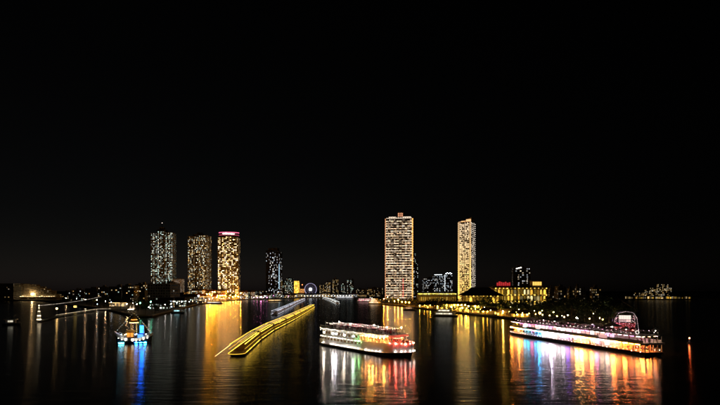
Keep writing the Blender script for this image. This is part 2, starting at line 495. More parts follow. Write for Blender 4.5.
m.build('hub_light', glow('hub_white', (.85, .95, 1), 3), t)
m = MB(); m.tube([(0, -2.3, HZ), (0, 2.3, HZ)], 1.6, 10); m.build('hub', M['metal'], t)
for s in (-1, 1):
    for yy in (-4.5, 4.5):
        m = MB(); m.tube([(0, yy * .55, HZ), (s * 11, yy, 0)], .6, 6); m.build('leg', M['white'], t)

# --- big striped tower
AY = 1100
AX = gx(399, AY)
t = thing('residential_tower', 'tall broad tower striped with cream balcony lights and orange edges', 'tower', (AX, AY, BANK), R(-7))
TH = gz(218.5, AY) - BANK
core = MB(); core.bx(-31, 31, 0, 34, 0, TH); core.build('wall', M['concrete'], t)
nfl = 33; fh = TH / nfl
slab = MB(); slab.bx(-32, 32, -1.9, -.01, 0, .35); slab = slab.mesh('balcony_slab', M['concrete'])
rail = MB(); rail.bx(-32, 32, -1.95, -1.8, .36, 1.15)
for i in range(33): rail.box(-32 + i * 2, -1.87, .75, .12, .2, .8)
rail = rail.mesh('balcony_rail', M['metal'])
CRM = [(1, .72, .46), (1, .78, .56), (1, .66, .38)]
bays = [(-31, -26.5), (-26, -20), (-19.5, -13), (-12, -6), (-5.4, -.6), (.6, 6), (6.8, 13), (13.6, 19), (19.6, 25.5), (26, 31)]
win, ext_l = MB(), MB()
for i in range(nfl):
    z = i * fh
    s = inst('balcony_slab', slab, t, (0, 0, z))
    inst('balcony_rail', rail, s)
    st = MB()
    for (a, c) in bays:
        k = random.choice([.5, .8, 1.1, 1.3, 1.5, 1.7]) * (1.0 if i > 0 else .4)
        if random.random() < .10: k = .08
        cc = random.choice(CRM)
        st.bx(a, c, -1.7, -1.5, z - .8, z - .1, c=tuple(x * k * 2.3 for x in cc))
    if i: st.build('balcony_soffit_light', M['pane'], t)
    for (a, c) in bays:
        n = 2
        for q in range(n):
            u0 = a + (c - a) * q / n + .3; u1 = a + (c - a) * (q + 1) / n - .3
            r_ = random.random()
            if r_ < .55: win.poly([(u0, -.06, z + .6), (u1, -.06, z + .6), (u1, -.06, z + 3.3), (u0, -.06, z + 3.3)], pick(CRM, .7 if r_ > .06 else 2.4))
            else: ext_l.poly([(u0, -.06, z + .6), (u1, -.06, z + .6), (u1, -.06, z + 3.3), (u0, -.06, z + 3.3)])
    for q in range(6):
        y0 = 3 + q * 5
        (win if random.random() < .5 else ext_l).poly([(31.06, y0, z + .6), (31.06, y0 + 3.5, z + .6), (31.06, y0 + 3.5, z + 3.3), (31.06, y0, z + 3.3)], pick(CRM, .9))
        (win if random.random() < .5 else ext_l).poly([(-31.06, y0 + 3.5, z + .6), (-31.06, y0, z + .6), (-31.06, y0, z + 3.3), (-31.06, y0 + 3.5, z + 3.3)], pick(CRM, .9))
win.build('lit_window', M['pane'], t, kind='stuff')
ext_l.build('dark_window', M['glass'], t, kind='stuff')
for x, c, k, wd in ((-31.9, (1, .42, .18), 1.6, .9), (31.9, (1, .45, .10), 3.0, 1.3), (30, (1, .45, .10), 1.2, .5)):
    m = MB()
    for i in range(nfl): m.box(x, -2.1, i * fh + fh / 2 + .2, wd, .4, fh * .8)
    m.build('edge_light_strip', glow('edge_orange', c, k), t, kind='stuff')
m = MB()
for i in range(10): m.box(9.6, -2.1, 6 + i * 4.6, 1.0, .4, 3.6)
m.build('red_light_strip', glow('edge_red', (1, .08, .06), 1.8), t)
m = MB(); m.bx(-24, 28, 4, 32, TH + .36, TH + 5); m.build('penthouse', M['concrete'], t)
m = MB(); m.bx(-3, 9, 6, 28, TH + 5, TH + 15); m.bx(-1.5, 7.5, 8, 26, TH + 15, TH + 16.5); m.build('crown', M['cream'], t)
m = MB()
m.bx(-24, -8, 3.4, 3.9, TH + 3.4, TH + 4.4); m.bx(9, 28, 3.4, 3.9, TH + 3.4, TH + 4.4); m.bx(-30, 30, -.8, -.3, TH + .5, TH + 1.2)
for i in range(10): m.box(-23 + i * 5.4, 3.6, TH + 2, .7, .4, 2.6)
m.build('roof_light', glow('roof_cream', (1, .8, .6), 1.5), t)
m = MB(); m.bx(-2.6, 8.6, 5.3, 5.8, TH + 5.4, TH + 13.5); m.build('crown_light', glow('crown_orange', (1, .42, .22), .75), t)
m = MB(); m.bx(1, 2.4, 5.0, 5.28, TH + 5.4, TH + 13.5); m.bx(4.6, 5.6, 5.0, 5.28, TH + 5.4, TH + 13.5); m.bx(-2.6, 8.6, 5.0, 5.28, TH + 9, TH + 9.8); m.build('crown_mullion', M['conc_dark'], t)

t = thing('apartment_tower', 'shorter dark tower half hidden behind the broad striped tower', 'tower', place(413.6, 1230), R(-4))
block(t, -12, 6, 0, 24, 0, gz(254, 1230), 3.7, 3.6, .4, WHITE + COOL, 1.2, M['conc_dark'], cluster=1)
block(t, 6.2, 12, 2, 24, 0, gz(262, 1230), 3.7, 3.0, .45, WHITE + COOL, 1.2, M['conc_dark'], cluster=1)

# --- golden tower
BY = 950
t = thing('residential_tower', 'slender tower outlined in gold light with white balconies down its side', 'tower', place(464.5, BY), R(-33))
TH = gz(222, BY) - BANK
WF, DF = 27.0, 22.0
m = MB(); m.bx(-WF / 2, WF / 2, 0, DF, 0, TH); m.build('wall', M['cream'], t)
nfl = 40; fh = TH / nfl
slab = MB(); slab.bx(-WF / 2 + 3, WF / 2 - 3, -1.4, -.01, 0, .3); slab = slab.mesh('balcony_slab', M['cream'])
side = MB(); side.bx(WF / 2 + .01, WF / 2 + 1.8, 1, DF - 1, 0, .3); side.bx(WF / 2 + 1.65, WF / 2 + 1.8, 1, DF - 1, .31, 1.2); side = side.mesh('side_balcony', M['white'])
win, dk, sl = MB(), MB(), MB()
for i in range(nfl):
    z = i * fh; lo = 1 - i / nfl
    gcol = (1, .76 - .14 * lo, .50 - .38 * lo)  # uplighting put into the colour: yellower towards the foot
    inst('balcony_slab', slab, t, (0, 0, z)); inst('side_balcony', side, t, (0, 0, z))
    st = MB()
    for a, c in ((-10, -5.5), (-5, -.4), (.4, 5), (5.5, 10)):
        k = random.choice([.4, .9, 1.3, 1.8])
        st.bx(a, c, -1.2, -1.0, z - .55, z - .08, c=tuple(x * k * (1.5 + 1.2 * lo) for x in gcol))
        for q in (0, 1):
            u = a + q * 2.3 + .2
            P = [(u, -.05, z + .6), (u + 1.8, -.05, z + .6), (u + 1.8, -.05, z + 2.9), (u, -.05, z + 2.9)]
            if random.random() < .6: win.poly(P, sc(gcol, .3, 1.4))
            else: dk.poly(P)
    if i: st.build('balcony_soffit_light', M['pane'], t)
    for q in range(5):
        y0 = 1.6 + q * 4
        P = [(WF / 2 + .05, y0, z + .5), (WF / 2 + .05, y0 + 2.8, z + .5), (WF / 2 + .05, y0 + 2.8, z + 2.9), (WF / 2 + .05, y0, z + 2.9)]
        if random.random() < .55: win.poly(P, pick([(1, .85, .65), (1, .75, .5)], 1.6))
        else: dk.poly(P)
    if i:
        for y0 in (2, 11, DF - 3): sl.box(WF / 2 + 1.9, y0 + .5, z - .1, .3, 1.6, 1.2, c=pick([(1, .88, .75)], 2.4, .5))
win.build('lit_window', M['pane'], t, kind='stuff'); dk.build('dark_window', M['glass'], t, kind='stuff')
sl.build('side_balcony_lamp', M['pane'], t, kind='stuff')
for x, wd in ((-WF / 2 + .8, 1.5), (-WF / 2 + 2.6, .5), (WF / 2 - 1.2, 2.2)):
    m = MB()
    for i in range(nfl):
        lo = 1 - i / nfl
        m.box(x, -1.0 if wd > 1 else -.5, i * fh + fh / 2, wd, .3, fh * .86, c=tuple(k * (.9 + 2.2 * lo * lo) for k in (1, .66 - .08 * lo, .36 - .29 * lo)))  # strips yellower and brighter lower down, in place of uplights
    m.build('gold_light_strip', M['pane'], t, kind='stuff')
m = MB(); m.bx(-9, 6, 3, DF - 3, TH + .3, TH + 3); m.loft([[(2, 1, TH), (WF / 2, 1, TH), (WF / 2, DF - 1, TH), (2, DF - 1, TH)],
    [(2.5, 1.5, TH + 5), (WF / 2, 1.5, TH + 8.5), (WF / 2, DF - 1.5, TH + 8.5), (2.5, DF - 1.5, TH + 5)]]); m.build('crown', M['cream'], t)
m = MB(); m.bx(-12.5, 1.5, -.6, -.2, TH + .4, TH + 1); m.bx(3, WF / 2 - .4, .5, .9, TH + .6, TH + 5); m.bx(-8.5, 1.6, 2.4, 2.9, TH + 2, TH + 2.8)
m.build('crown_light', glow('crown_gold', (1, .55, .25), 1.2), t)

# --- golden arcade building
t = thing('arcade_building', 'long low arcade with golden lit cornice between the two lit towers', 'building', place(437, 900), R(-2))
W2 = 37
m = MB(); m.bx(-W2, W2, 0, 16, 0, 14.5); m.build('wall', M['cream'], t)
m = MB(); m.loft([[(-W2 - 2, -2, 17.2), (W2 + 2, -2, 17.2), (W2 + 2, 18, 17.2), (-W2 - 2, 18, 17.2)], [(-W2 + 8, 7, 20), (W2 - 8, 7, 20), (W2 - 8, 9, 20), (-W2 + 8, 9, 20)]]); m.build('roof', M['roof'], t)
m = MB()
for i in range(26): m.box(-W2 + 1.5 + i * (2 * W2 - 3) / 25, -.6, 15.9 + .4 * random.random(), 2.2, .5, 1.3 + random.random(), c=pick([(1, .78, .12), (.95, .85, .2)], 2.6, .4))
m.build('cornice_light', M['pane'], t, kind='stuff')
m = MB()
for i in range(18): m.bx(-W2 + 2 + i * 4.05, -W2 + 4.4 + i * 4.05, -.25, -.05, 3, 10, c=pick(YEL, .6))
m.build('lit_window', M['pane'], t, kind='stuff')

# --- riverside hotel, hipped pavilion
def arches(parent, x0, x1, n, yy, z0, z1, pal, k, mname='lit_window'):
    q = (x1 - x0) / n
    for i in range(n):
        m = MB(); cx = x0 + (i + .5) * q; r = q * .33
        c = pick(pal, k, .06)
        pts = [(cx - r, yy - .06, z0), (cx + r, yy - .06, z0)] + [(cx + r * math.cos(a), yy - .06, z1 - r + r * math.sin(a)) for a in [math.pi * j / 8 for j in range(9)]]
        m.poly(pts, c); m.build(mname, M['pane'], parent)

HY = 535
t = thing('hotel_pavilion', 'hotel pavilion with a broad dark hipped roof over yellow-lit walls', 'building', place(482, HY), R(-4))
t.scale = (1.05, 1, 1)
m = MB(); m.bx(-19, 19, 0, 22, 0, 17); m.build('wall', M['cream'], t)
m = MB(); e, rz_ = 17.6, 26.5
m.loft([[(-22.5, -3, e - .8), (22.5, -3, e - .8), (22.5, 25, e - .8), (-22.5, 25, e - .8)],
        [(-22.5, -3, e), (22.5, -3, e), (22.5, 25, e), (-22.5, 25, e)],
        [(-13, 8, e + 5.8), (13, 8, e + 5.8), (13, 14, e + 5.8), (-13, 14, e + 5.8)],
        [(-10, 10.4, rz_), (10, 10.4, rz_), (10, 11.6, rz_), (-10, 11.6, rz_)]]); m.build('roof', M['roof'], t)
arches(t, -18, 18, 9, 0, 10.2, 15, YEL, 2.6)
arches(t, -18, 18, 9, 0, 2.5, 8, YEL, 2.2)
for i in range(10):
    m = MB(); m.cyl(-18.5 + i * 4.11, -2.0, 0, 16.8, .32, n=8); m.build('column', M['cream'], t)
m = MB()
for i in range(10):
    for z in (9.1, 16.4): m.box(-16.6 + i * 3.7, -1.1, z, 1.0, .3, .2, c=sc((1, .62, .1), 2, 18))
m.build('wall_wash_light', M['pane'], t, kind='stuff')

HY2 = 570
t = thing('hotel_wing', 'long flat-roofed hotel wing with floodlit yellow arches and a red roof sign', 'building', place(520, HY2), R(-5))
m = MB(); m.bx(-32, 32, 0, 20, 0, 26); m.build('wall', M['cream'], t)
m = MB(); m.loft([[(-33.5, -1.5, 26.2), (33.5, -1.5, 26.2), (33.5, 21, 26.2), (-33.5, 21, 26.2)], [(-33.5, -1.5, 26.9), (33.5, -1.5, 26.9), (33.5, 21, 26.9), (-33.5, 21, 26.9)],
                  [(-28, 4, 29), (28, 4, 29), (28, 16, 29), (-28, 16, 29)]]); m.build('roof', M['roof'], t)
for fl in range(3): arches(t, -31, 31, 16, 0, 3 + fl * 7.6, 8.6 + fl * 7.6, YEL + [(1, .8, .35)], 2.6)
for i in range(14):
    m = MB(); m.bx(-31.4 + i * 4.77 - .4, -31.4 + i * 4.77 + .4, -.7, -.01, 0, 25.8); m.build('pilaster', M['cream'], t)
m = MB()
for i in range(14):
    for z in (9.5, 17.4, 25.6): m.box(-29 + i * 4.6, -1.4, z, 1.2, .3, .2, c=sc((1, .62, .1), 1, 18))
m.build('wall_wash_light', M['pane'], t, kind='stuff')
x = -27.0
for wd, hh in ((1.8, 4.2), (2.2, 5.6), (1.5, 5), (2.4, 4.4), (1.7, 5.2), (2, 4), (1.6, 4.6)):      # red rooftop sign, too small to read
    m = MB(); m.bx(x, x + wd, 3.0, 3.4, 28.2, 28.2 + hh); m.build('sign_stroke', glow('sign_red', (1, .05, .06), .45), t); x += wd + .5
m = MB(); m.bx(-28, -10, 3.45, 3.6, 27.5, 28.1); m.build('sign_frame', M['metal'], t)
m = MB(); m.bx(16, 27.5, 6, 16, 28, 34); m.bx(15.4, 28.1, 5.4, 16.6, 34, 34.6); m.build('rooftop_pavilion', M['cream'], t)
m = MB()
for i in range(4): m.bx(16.6 + i * 2.7, 18.9 + i * 2.7, 5.8, 5.95, 28.9, 33.4, c=(1.3, .75, .15))
m.build('pavilion_window', M['pane'], t)

# --- dim buildings behind the grove at right
dimlab = ['first', 'second', 'third', 'fourth', 'fifth', 'sixth', 'seventh']
for i, (a, c, py, Y) in enumerate(((550, 556, 289, 640), (558, 566, 287.5, 610), (569, 574.5, 290, 580), (577, 585, 288, 640), (593, 601, 288.8, 620))):
    midrise(a, c, py, Y, 'dim low block above the grove, %s to the right of the yellow hotel' % dimlab[i], WARM, .6, .24, 'concrete', rz=random.uniform(-15, 10), bw=2.8, fh=3.3, name='apartment_block')

# --- far right waterfront
FR = 1290
t = thing('waterfront_hotel', 'warm-lit stepped waterfront hotel alone on the far right shore', 'building', place(660, FR), R(6))
for a, c, y0, z1 in ((-58, -34, 6, 16), (-33.7, -14, 3, 24), (-13.7, 6, 0, 30), (6.3, 25, 0, 40), (25.3, 38, 4, 30)):
    block(t, a, c, y0, y0 + 20, 0, z1, 4.2, 4, .5, WARM, .75, M['conc_dark'], cluster=1)
m = MB()
for i in range(26):
    x = random.uniform(-56, 37); top = 16 if x < -34 else 24 if x < -14 else 30 if x < 6 else 40 if x < 25 else 30
    m.box(x, -.8 if -13 < x < 25 else 2.4, top * random.uniform(.25, 1.0) + .6, random.uniform(1, 4), .5, .9, c=pick(WARM, 2.0))
m.build('outline_light', M['pane'], t, kind='stuff')
for i in range(21):
    X0 = gx(627 + i * 3.1 + random.uniform(-1, 1), 1231)
    q = random.uniform(5.5, 8.0); hq = random.uniform(4, 7)
    t = thing('riverside_shop', 'low riverside shop with a yellow-lit front, %s from the left on the far right shore' % ORD[i], 'shop', (X0, 1225 + random.uniform(0, 12), BANK), R(random.uniform(-6, 6)), 'lit shops on the far right shore')
    m = MB(); m.bx(-q / 2, q / 2, 0, 9, 0, hq); m.build('wall', M['conc_dark'], t)
    m = MB(); m.loft([[(-q / 2 - .6, -1.4, hq), (q / 2 + .6, -1.4, hq), (q / 2 + .6, 9.5, hq), (-q / 2 - .6, 9.5, hq)], [(-q / 2, 3.5, hq + 2), (q / 2, 3.5, hq + 2), (q / 2, 4.5, hq + 2), (-q / 2, 4.5, hq + 2)]]); m.build('roof', M['roof'], t)
    m = MB()
    for j in range(3): m.bx(-q / 2 + .5 + j * q / 3, -q / 2 + q / 3 - .1 + j * q / 3, -.1, -.02, .8, hq - .6, c=pick(YEL + WARM, random.choice([1.8, .9, .4]) if 4 < i < 15 else random.choice([.7, .3, .15])))
    m.build('shop_front', M['pane'], t)

# ------------------------------------------------------------------ left bank low buildings
def house(px, Y, wd, dp, h, label, lit=.4, pal=WARM, k=1.3, roof='gable', rz=0, wall='concrete', group=None):
    t = thing('riverside_house', label, 'house', place(px, Y), R(rz), group)
    block(t, -wd / 2, wd / 2, 0, dp, 0, h, 3.3, 3.2, lit, pal, k, M[wall], ratio=(.55, .5), depth=.25, piers=False)
    m = MB()
    if roof == 'gable':
        e = .9
        m.loft([[(-wd / 2 - e, -e, h + .26), (-wd / 2 - e, dp + e, h + .26), (-wd / 2 - e, dp / 2, h + dp * .3)],
                [(wd / 2 + e, -e, h + .26), (wd / 2 + e, dp + e, h + .26), (wd / 2 + e, dp / 2, h + dp * .3)]])
        m.build('roof', M[random.choice(['roof', 'roof_red'])], t)
    else:
        m.bx(-wd / 2 - .3, wd / 2 + .3, -.6, dp + .3, h + .26, h + 1.2); m.build('parapet', M[wall], t)
        m = MB(); m.cyl(wd * .2, dp * .6, h + 1.2, h + 3.6, 1.1, n=10); m.build('water_tank', M['metal'], t)
    m = MB(); m.bx(-1, 1, -.35, -.15, 0, 2.4); m.build('door', M['wood'], t)
    return t

left_shore_Y = shore_Y
# far left: long warm-lit terraces stepping down
t = thing('dark_block', 'black unlit block cut off by the left edge of the picture', 'building', place(4, 1150), R(3))
block(t, -30, 22, 0, 30, 0, gz(283.5, 1150) - BANK, 4, 4.5, .05, WARM, .3, M['conc_dark'])
t = thing('terrace_building', 'long warm-lit terrace building stepping down from the far left edge', 'building', place(33, 1180), R(2))
for a, c, z1 in ((-48, -22, 39), (-21.7, 2, 37), (2.3, 18, 32), (18.3, 30, 27), (30.3, 44, 21), (44.3, 58, 13)):
    block(t, a, c, 0, 24, 0, z1, 4, 4.2, .16, WARM, .45, M['cream'])
m = MB()
for i in range(16): m.box(-34 + i * 5.8, -3.4, 7 + 1.2 * random.random(), 3.6, .4, .7, c=pick([(1, .7, .32)], 9, .2))
m.build('walkway_light', M['pane'], t, kind='stuff')
m = MB(); m.bx(-50, 60, -3.2, 0, 5.2, 5.7); m.build('walkway', M['concrete'], t)
m = MB(); m.globe(0, -4.2, 13, 1.6); m.build('floodlight', glow('flood_warm', (1, .66, .3), 120), t)
m = MB(); m.cyl(0, -4.2, 0, 12, .25, n=6); m.build('floodlight_pole', M['metal'], t)

for i, (a, c, py, Y, lit) in enumerate(((62, 72, 292.3, 1020, .12), (73, 84, 290.5, 980, .12), (85, 97, 289.2, 930, .10), (98, 108, 287.6, 900, .16), (109, 121, 287.3, 860, .18), (122, 134, 286.5, 820, .16), (135, 145, 285, 860, .08))):
    midrise(a, c, py, max(Y, shore_Y(a) + 30), 'dark apartment block with few lights, %s from the left along the dim left bank' % ORD[i], WARM + COOL, 1.3, lit, rz=random.uniform(-8, 8), fh=3.4, bw=3.4, name='apartment_block')
midrise(147, 171, 284.2, 700, 'wide dark warehouse with greenish walls below the leftmost tower', COOL, .9, .05, 'concrete', rz=-6, name='warehouse')

lows = [(157, 560, 20, 14, 7), (166, 600, 16, 12, 10), (176, 640, 20, 14, 9), (186, 720, 26, 16, 12), (179, 900, 30, 18, 18), (193, 780, 22, 14, 8), (203, 820, 24, 14, 12),
        (211, 900, 22, 14, 9), (219, 980, 26, 14, 12), (207, 1050, 30, 16, 20), (231, 1010, 24, 14, 10), (241, 1060, 30, 14, 13), (249, 1200, 30, 14, 18), (252, 1130, 22, 14, 10),
        (259, 1180, 26, 14, 8), (266, 1220, 24, 14, 9), (276, 1300, 30, 16, 12), (284, 1320, 26, 14, 8), (291, 1400, 24, 12, 9), (242, 1300, 30, 14, 22)]
for q in range(15):
    px = 158 + q * 9.2 + random.uniform(-2, 2); lows.append((px, 640 + (px - 158) * 5.6 + random.uniform(60, 160), random.uniform(16, 30), 12, random.uniform(8, 24)))
lows.sort()
for i, (px, Y, wd, dp, h) in enumerate(lows):
    house(px, max(Y + 8, left_shore_Y(px) + 22, left_shore_Y(px + wd * FPX / 2 / Y) + 16), wd, dp, h, 'low riverside building, %s from the left in the cluttered left waterfront' % ORD[i],
          lit=random.uniform(.35, .8), pal=random.choice([WARM, COOL, WARM + WHITE, COOL]), k=random.uniform(1.2, 4.0), roof='gable' if i % 3 else 'flat', rz=random.uniform(-14, 14), group='left waterfront buildings')
for i, (px, Y, wd, h, pal, k) in enumerate(((293, 1570, 26, 9, WHITE, 1.8), (301, 1560, 24, 10, WARM, 1.6), (309, 1545, 30, 8, WHITE, 2.0), (318, 1565, 26, 9, WARM + WHITE, 2.2), (326, 1560, 26, 11, WARM, 2.4), (334, 1560, 26, 9, WARM + WHITE, 2.2), (343, 1570, 30, 8, WHITE, 1.6), (353, 1580, 30, 9, WHITE, 1.2), (363, 1500, 22, 8, WARM, .9))):
    house(px, Y, wd, 14, h, 'low bright-fronted market hall, %s from the left on the far central shore' % ORD[i], lit=.9, pal=pal, k=k, roof='gable', rz=random.uniform(-5, 5), group='market halls on the far shore')

# ------------------------------------------------------------------ lamps
def lamp_proto(mat, h, r, arm=.8):
    t = thing('lamp_post', 'x', 'lamp')
    m = MB(); m.cyl(0, 0, 0, .5, .22, .16, 8); m.cyl(0, 0, .5, h, .11, .07, 6); m.tube([(0, 0, h - .3), (0, -arm * .6, h + .1), (0, -arm, h)], .06, 5); m.build('pole', M['metal'], t)
    m = MB(); m.globe(0, -arm, h - r * .9, r, 8, 5); m.build('lamp_globe', mat, t)
    return t
LP = {}
def lamp(kind, x, y, label, group, h=6, r=.45, z=BANK):
    key = (kind, h, r)
    if key not in LP:
        LP[key] = lamp_proto(M['gl_' + kind], h, r); o = LP[key]
    else:
        o = copy_tree(LP[key])
    o.location = (x, y, z); o.rotation_euler = (0, 0, math.atan2(x, y) * -1 + random.uniform(-.3, .3))
    tag(o, label, 'lamp', group)
    return o
def along(pts, n, off):
    seg = [(Vector((*a, 0)), Vector((*b_, 0))) for a, b_ in zip(pts[:-1], pts[1:])]
    tot = sum((q - p).length for p, q in seg); out = []
    for i in range(n):
        d = (i + .5) / n * tot
        for p, q in seg:
            L = (q - p).length
            if d <= L:
                u = (q - p).normalized(); nrm = Vector((u.y, -u.x, 0))
                v = p + u * d - nrm * off
                out.append((v.x, v.y)); break
            d -= L
    return out
kinds = ['white', 'cool', 'warm', 'white', 'green', 'white', 'warm']
CNAME = dict(promenade='golden', garden='warm', street='amber', sodium='amber', white='white', cool='cool white', warm='amber', green='green', pink='pink', red='red', yellow='yellow')
pts = along(line[8:15], 26, 4)
for i, (x, y) in enumerate(pts):
    k = random.choice(kinds[:4]) if i < 20 else random.choice(['pink', 'white', 'warm', 'white'])
    lamp(k, x, y, '%s shore lamp, %s from the left along the left waterfront' % (CNAME[k], ORD[i]), 'left waterfront lamps', 6 + random.choice([0, 2]), .45)
for i, (px, py, Y, k, h, r) in enumerate(((140, 305, 430, 'green', 12, .55), (151, 303.5, 440, 'green', 13, .6))):
    lamp(k, gx(px, Y), Y, ('tall green floodlamp on the left bank, %s of two' % ['left', 'right'][i]), 'green floodlamps', h, r)
lamp('cool', gx(198.5, 850), 850, 'brightest star-like white floodlamp on the left waterfront', None, 14, 1.5)
lamp('pink', gx(261, 1130), 1130, 'bright pink floodlamp on the shore below the dark cool-lit tower', None, 8, 1.6)
for i in range(5):
    lamp('pink', gx(254 + i * 3.2, 1140), 1140, 'small pink lamp on the shore below the dark tower, %s from the left' % ORD[i], 'pink shore lamps', 6, .8)
for i in range(14):
    px = 207 + i * 2.6; Y = left_shore_Y(px) + 5  # lamps added for the orange reflection under the tower
    lamp('sodium', gx(px, Y), Y, 'amber quay lamp below the pink-crowned tower, %s from the left' % ORD[i], 'amber quay lamps on the left shore', random.choice([8, 12, 16, 20]), .42)
for i in range(8):
    px = 384 + i * 3.6; Y = shore_Y(px) + 4  # lamps added for the orange reflection here too
    lamp('sodium', gx(px, Y), Y, 'amber quay lamp below the striped tower, %s from the left' % ORD[i], 'amber quay lamps on the right shore', random.choice([6, 9, 12]), .3)
pts = along(line[14:16], 18, 5)
for i, (x, y) in enumerate(pts):
    k = random.choice(['white', 'warm', 'white', 'cool'])
    lamp(k, x, y, '%s lamp on the far central shore, %s from the left' % (CNAME[k], ORD[i]), 'far shore lamps', 6, .6)
for i in range(12):
    px, Y = 64 + i * 6.8 + random.uniform(-2.5, 2.5), 0
    Y = shore_Y(px) + random.uniform(10, 110)
    k = random.choice(['street', 'street', 'street', 'cool'])
    lamp(k, gx(px, Y), Y, '%s street lamp, %s from the left among the dark blocks of the left bank' % (CNAME[k], ORD[i]), 'street lamps on the dim left bank', 9, .35)
pts = along(line[19:24], 26, 3.5)
for i, (x, y) in enumerate(pts):
    k = 'promenade' if i < 14 and i % 4 != 3 else random.choice(['yellow', 'yellow', 'warm', 'white'])
    lamp(k, x, y, '%s promenade lamp below the grove, %s from the left on the right bank' % (CNAME[k], ORD[i]), 'right bank promenade lamps', 5, .38)
pts = along(line[16:19], 10, 4)
for i, (x, y) in enumerate(pts):
    k = random.choice(['warm', 'white'])
    lamp(k, x, y, '%s lamp on the bank below the striped tower, %s from the left' % (CNAME[k], ORD[i]), 'lamps below the striped tower', 5, .3)
lamp('yellow', gx(534, 385), 372, 'big round yellow lamp on the promenade behind the long ship', None, 6, .9)

# ------------------------------------------------------------------ promenade pavilions on the right bank
def pavilion(px, py, wd, dp, h, label, k, pal=YEL, rz=0, hip=True):
    Y = shore_Y(px) + 11
    t = thing('terrace_pavilion', label, 'pavilion', place(px, Y), R(rz), 'riverside terrace pavilions')
    m = MB(); m.bx(-wd / 2, wd / 2, -.5, dp, .01, .5); m.build('floor', M['wood'], t)
    m = MB(); m.bx(-wd / 2, wd / 2, dp - .4, dp, .52, h); m.build('back_wall', M['cream'], t)
    for i in range(5):
        for y in (0, dp * .55):
            m = MB(); m.cyl(-wd / 2 + .3 + i * (wd - .6) / 4, y, .51, h, .18, n=7); m.build('post', M['wood'], t)
    m = MB(); m.loft([[(-wd / 2 - 1.2, -1.6, h), (wd / 2 + 1.2, -1.6, h), (wd / 2 + 1.2, dp + 1.2, h), (-wd / 2 - 1.2, dp + 1.2, h)],
                      [(-wd / 2 + 2, dp * .4, h + 3), (wd / 2 - 2, dp * .4, h + 3), (wd / 2 - 2, dp * .6, h + 3), (-wd / 2 + 2, dp * .6, h + 3)]]); m.build('roof', M['roof'], t)
    for i in range(4):
        if random.random() < .35: continue
        m = MB(); m.globe(-wd / 2 + (i + .5) * wd / 4, dp * .3, h - .9, .5, c=tuple(x * k * 60 for x in random.choice(pal))); m.build('hanging_lamp', M['pane'], t)
    m = MB()
    for i in range(5):
        for zz in range(max(1, int(h / 2.4))):
            if random.random() < .45: continue
            m.bx(-wd / 2 + .7 + i * (wd - .8) / 5, -wd / 2 + (wd - .8) / 5 - .5 + i * (wd - .8) / 5, dp - .55, dp - .42, .9 + zz * 2.3, 2.4 + zz * 2.3 + .3 * random.random(), c=pick(pal, k * 9, .04))
    m.build('lit_back_panel', M['pane'], t, kind='stuff')
for i, (px, py, wd, h, k) in enumerate(((423, 310.5, 12, 4, 1.6), (431.5, 311.8, 13, 5.5, 2.4), (442, 313, 14, 5, 1.8), (452, 314, 15, 7.5, 3.4), (463.5, 315.3, 15, 8.5, 5.0), (473.5, 316.3, 13, 8, 5.0), (490, 318, 16, 4, 1.3), (505, 319.8, 14, 3.6, 1.3), (520, 321.5, 16, 3.6, 1.4))):
    pavilion(px, py, wd, 7, h, 'yellow-lit riverside terrace pavilion, %s from the left below the grove' % ORD[i], k, rz=-12)

# ------------------------------------------------------------------ trees
def tree_meshes(seed, H, W, leafm):
    rnd = random.Random(seed)
    tr = MB(); bend = rnd.uniform(-.6, .6)
    tr.tube([(0, 0, 0), (bend * .3, 0, H * .2), (bend, .2, H * .45), (bend * .8, .1, H * .75)], [H * .028, H * .021, H * .015, H * .005], 7)
    tips = []
    for i in range(7):
        a = rnd.uniform(0, 6.28); z0 = H * rnd.uniform(.28, .5); rr = W * rnd.uniform(.55, .95) / 2; z1 = z0 + H * rnd.uniform(.12, .38)
        tr.tube([(bend * .7, 0, z0), (bend + rr * .5 * math.cos(a), rr * .5 * math.sin(a), (z0 + z1) / 2 + .4), (bend + rr * math.cos(a), rr * math.sin(a), z1)], [H * .012, H * .008, H * .003], 5)
        tips.append((bend + rr * math.cos(a), rr * math.sin(a), z1))
    tips.append((bend, 0, H * .86)); tips.append((bend * .5, .3, H * .7))
    cl = []
    for tx, ty, tz in tips:
        for k in range(5):
            cl.append((tx + rnd.gauss(0, W * .11), ty + rnd.gauss(0, W * .11), tz + rnd.gauss(0, H * .055), W * rnd.uniform(.06, .14)))
    cr = MB()
    for cx, cy, cz, r in cl:
        for k in range(34):
            d = Vector((rnd.gauss(0, 1), rnd.gauss(0, 1), rnd.gauss(0, .8))).normalized() * r * rnd.uniform(.45, 1.15)
            p = Vector((cx, cy, min(cz, H) )) + d
            a, bq = rnd.uniform(0, 6.28), rnd.uniform(-.9, .9); s = rnd.uniform(.28, .6)
            u = Vector((math.cos(a), math.sin(a), bq * .6)).normalized() * s
            v = u.cross(Vector((rnd.gauss(0, 1), rnd.gauss(0, 1), rnd.gauss(0, 1)))).normalized() * s * .55
            cr.poly([p - u, p + v, p + u, p - v])
    return tr.mesh('trunk', M['bark']), cr.mesh('crown', leafm)
TREES = [tree_meshes(1, 14, 11, M['leaf']), tree_meshes(2, 17, 12, M['leaf2']), tree_meshes(3, 12, 12, M['leaf']), tree_meshes(4, 19, 13, M['leaf2'])]
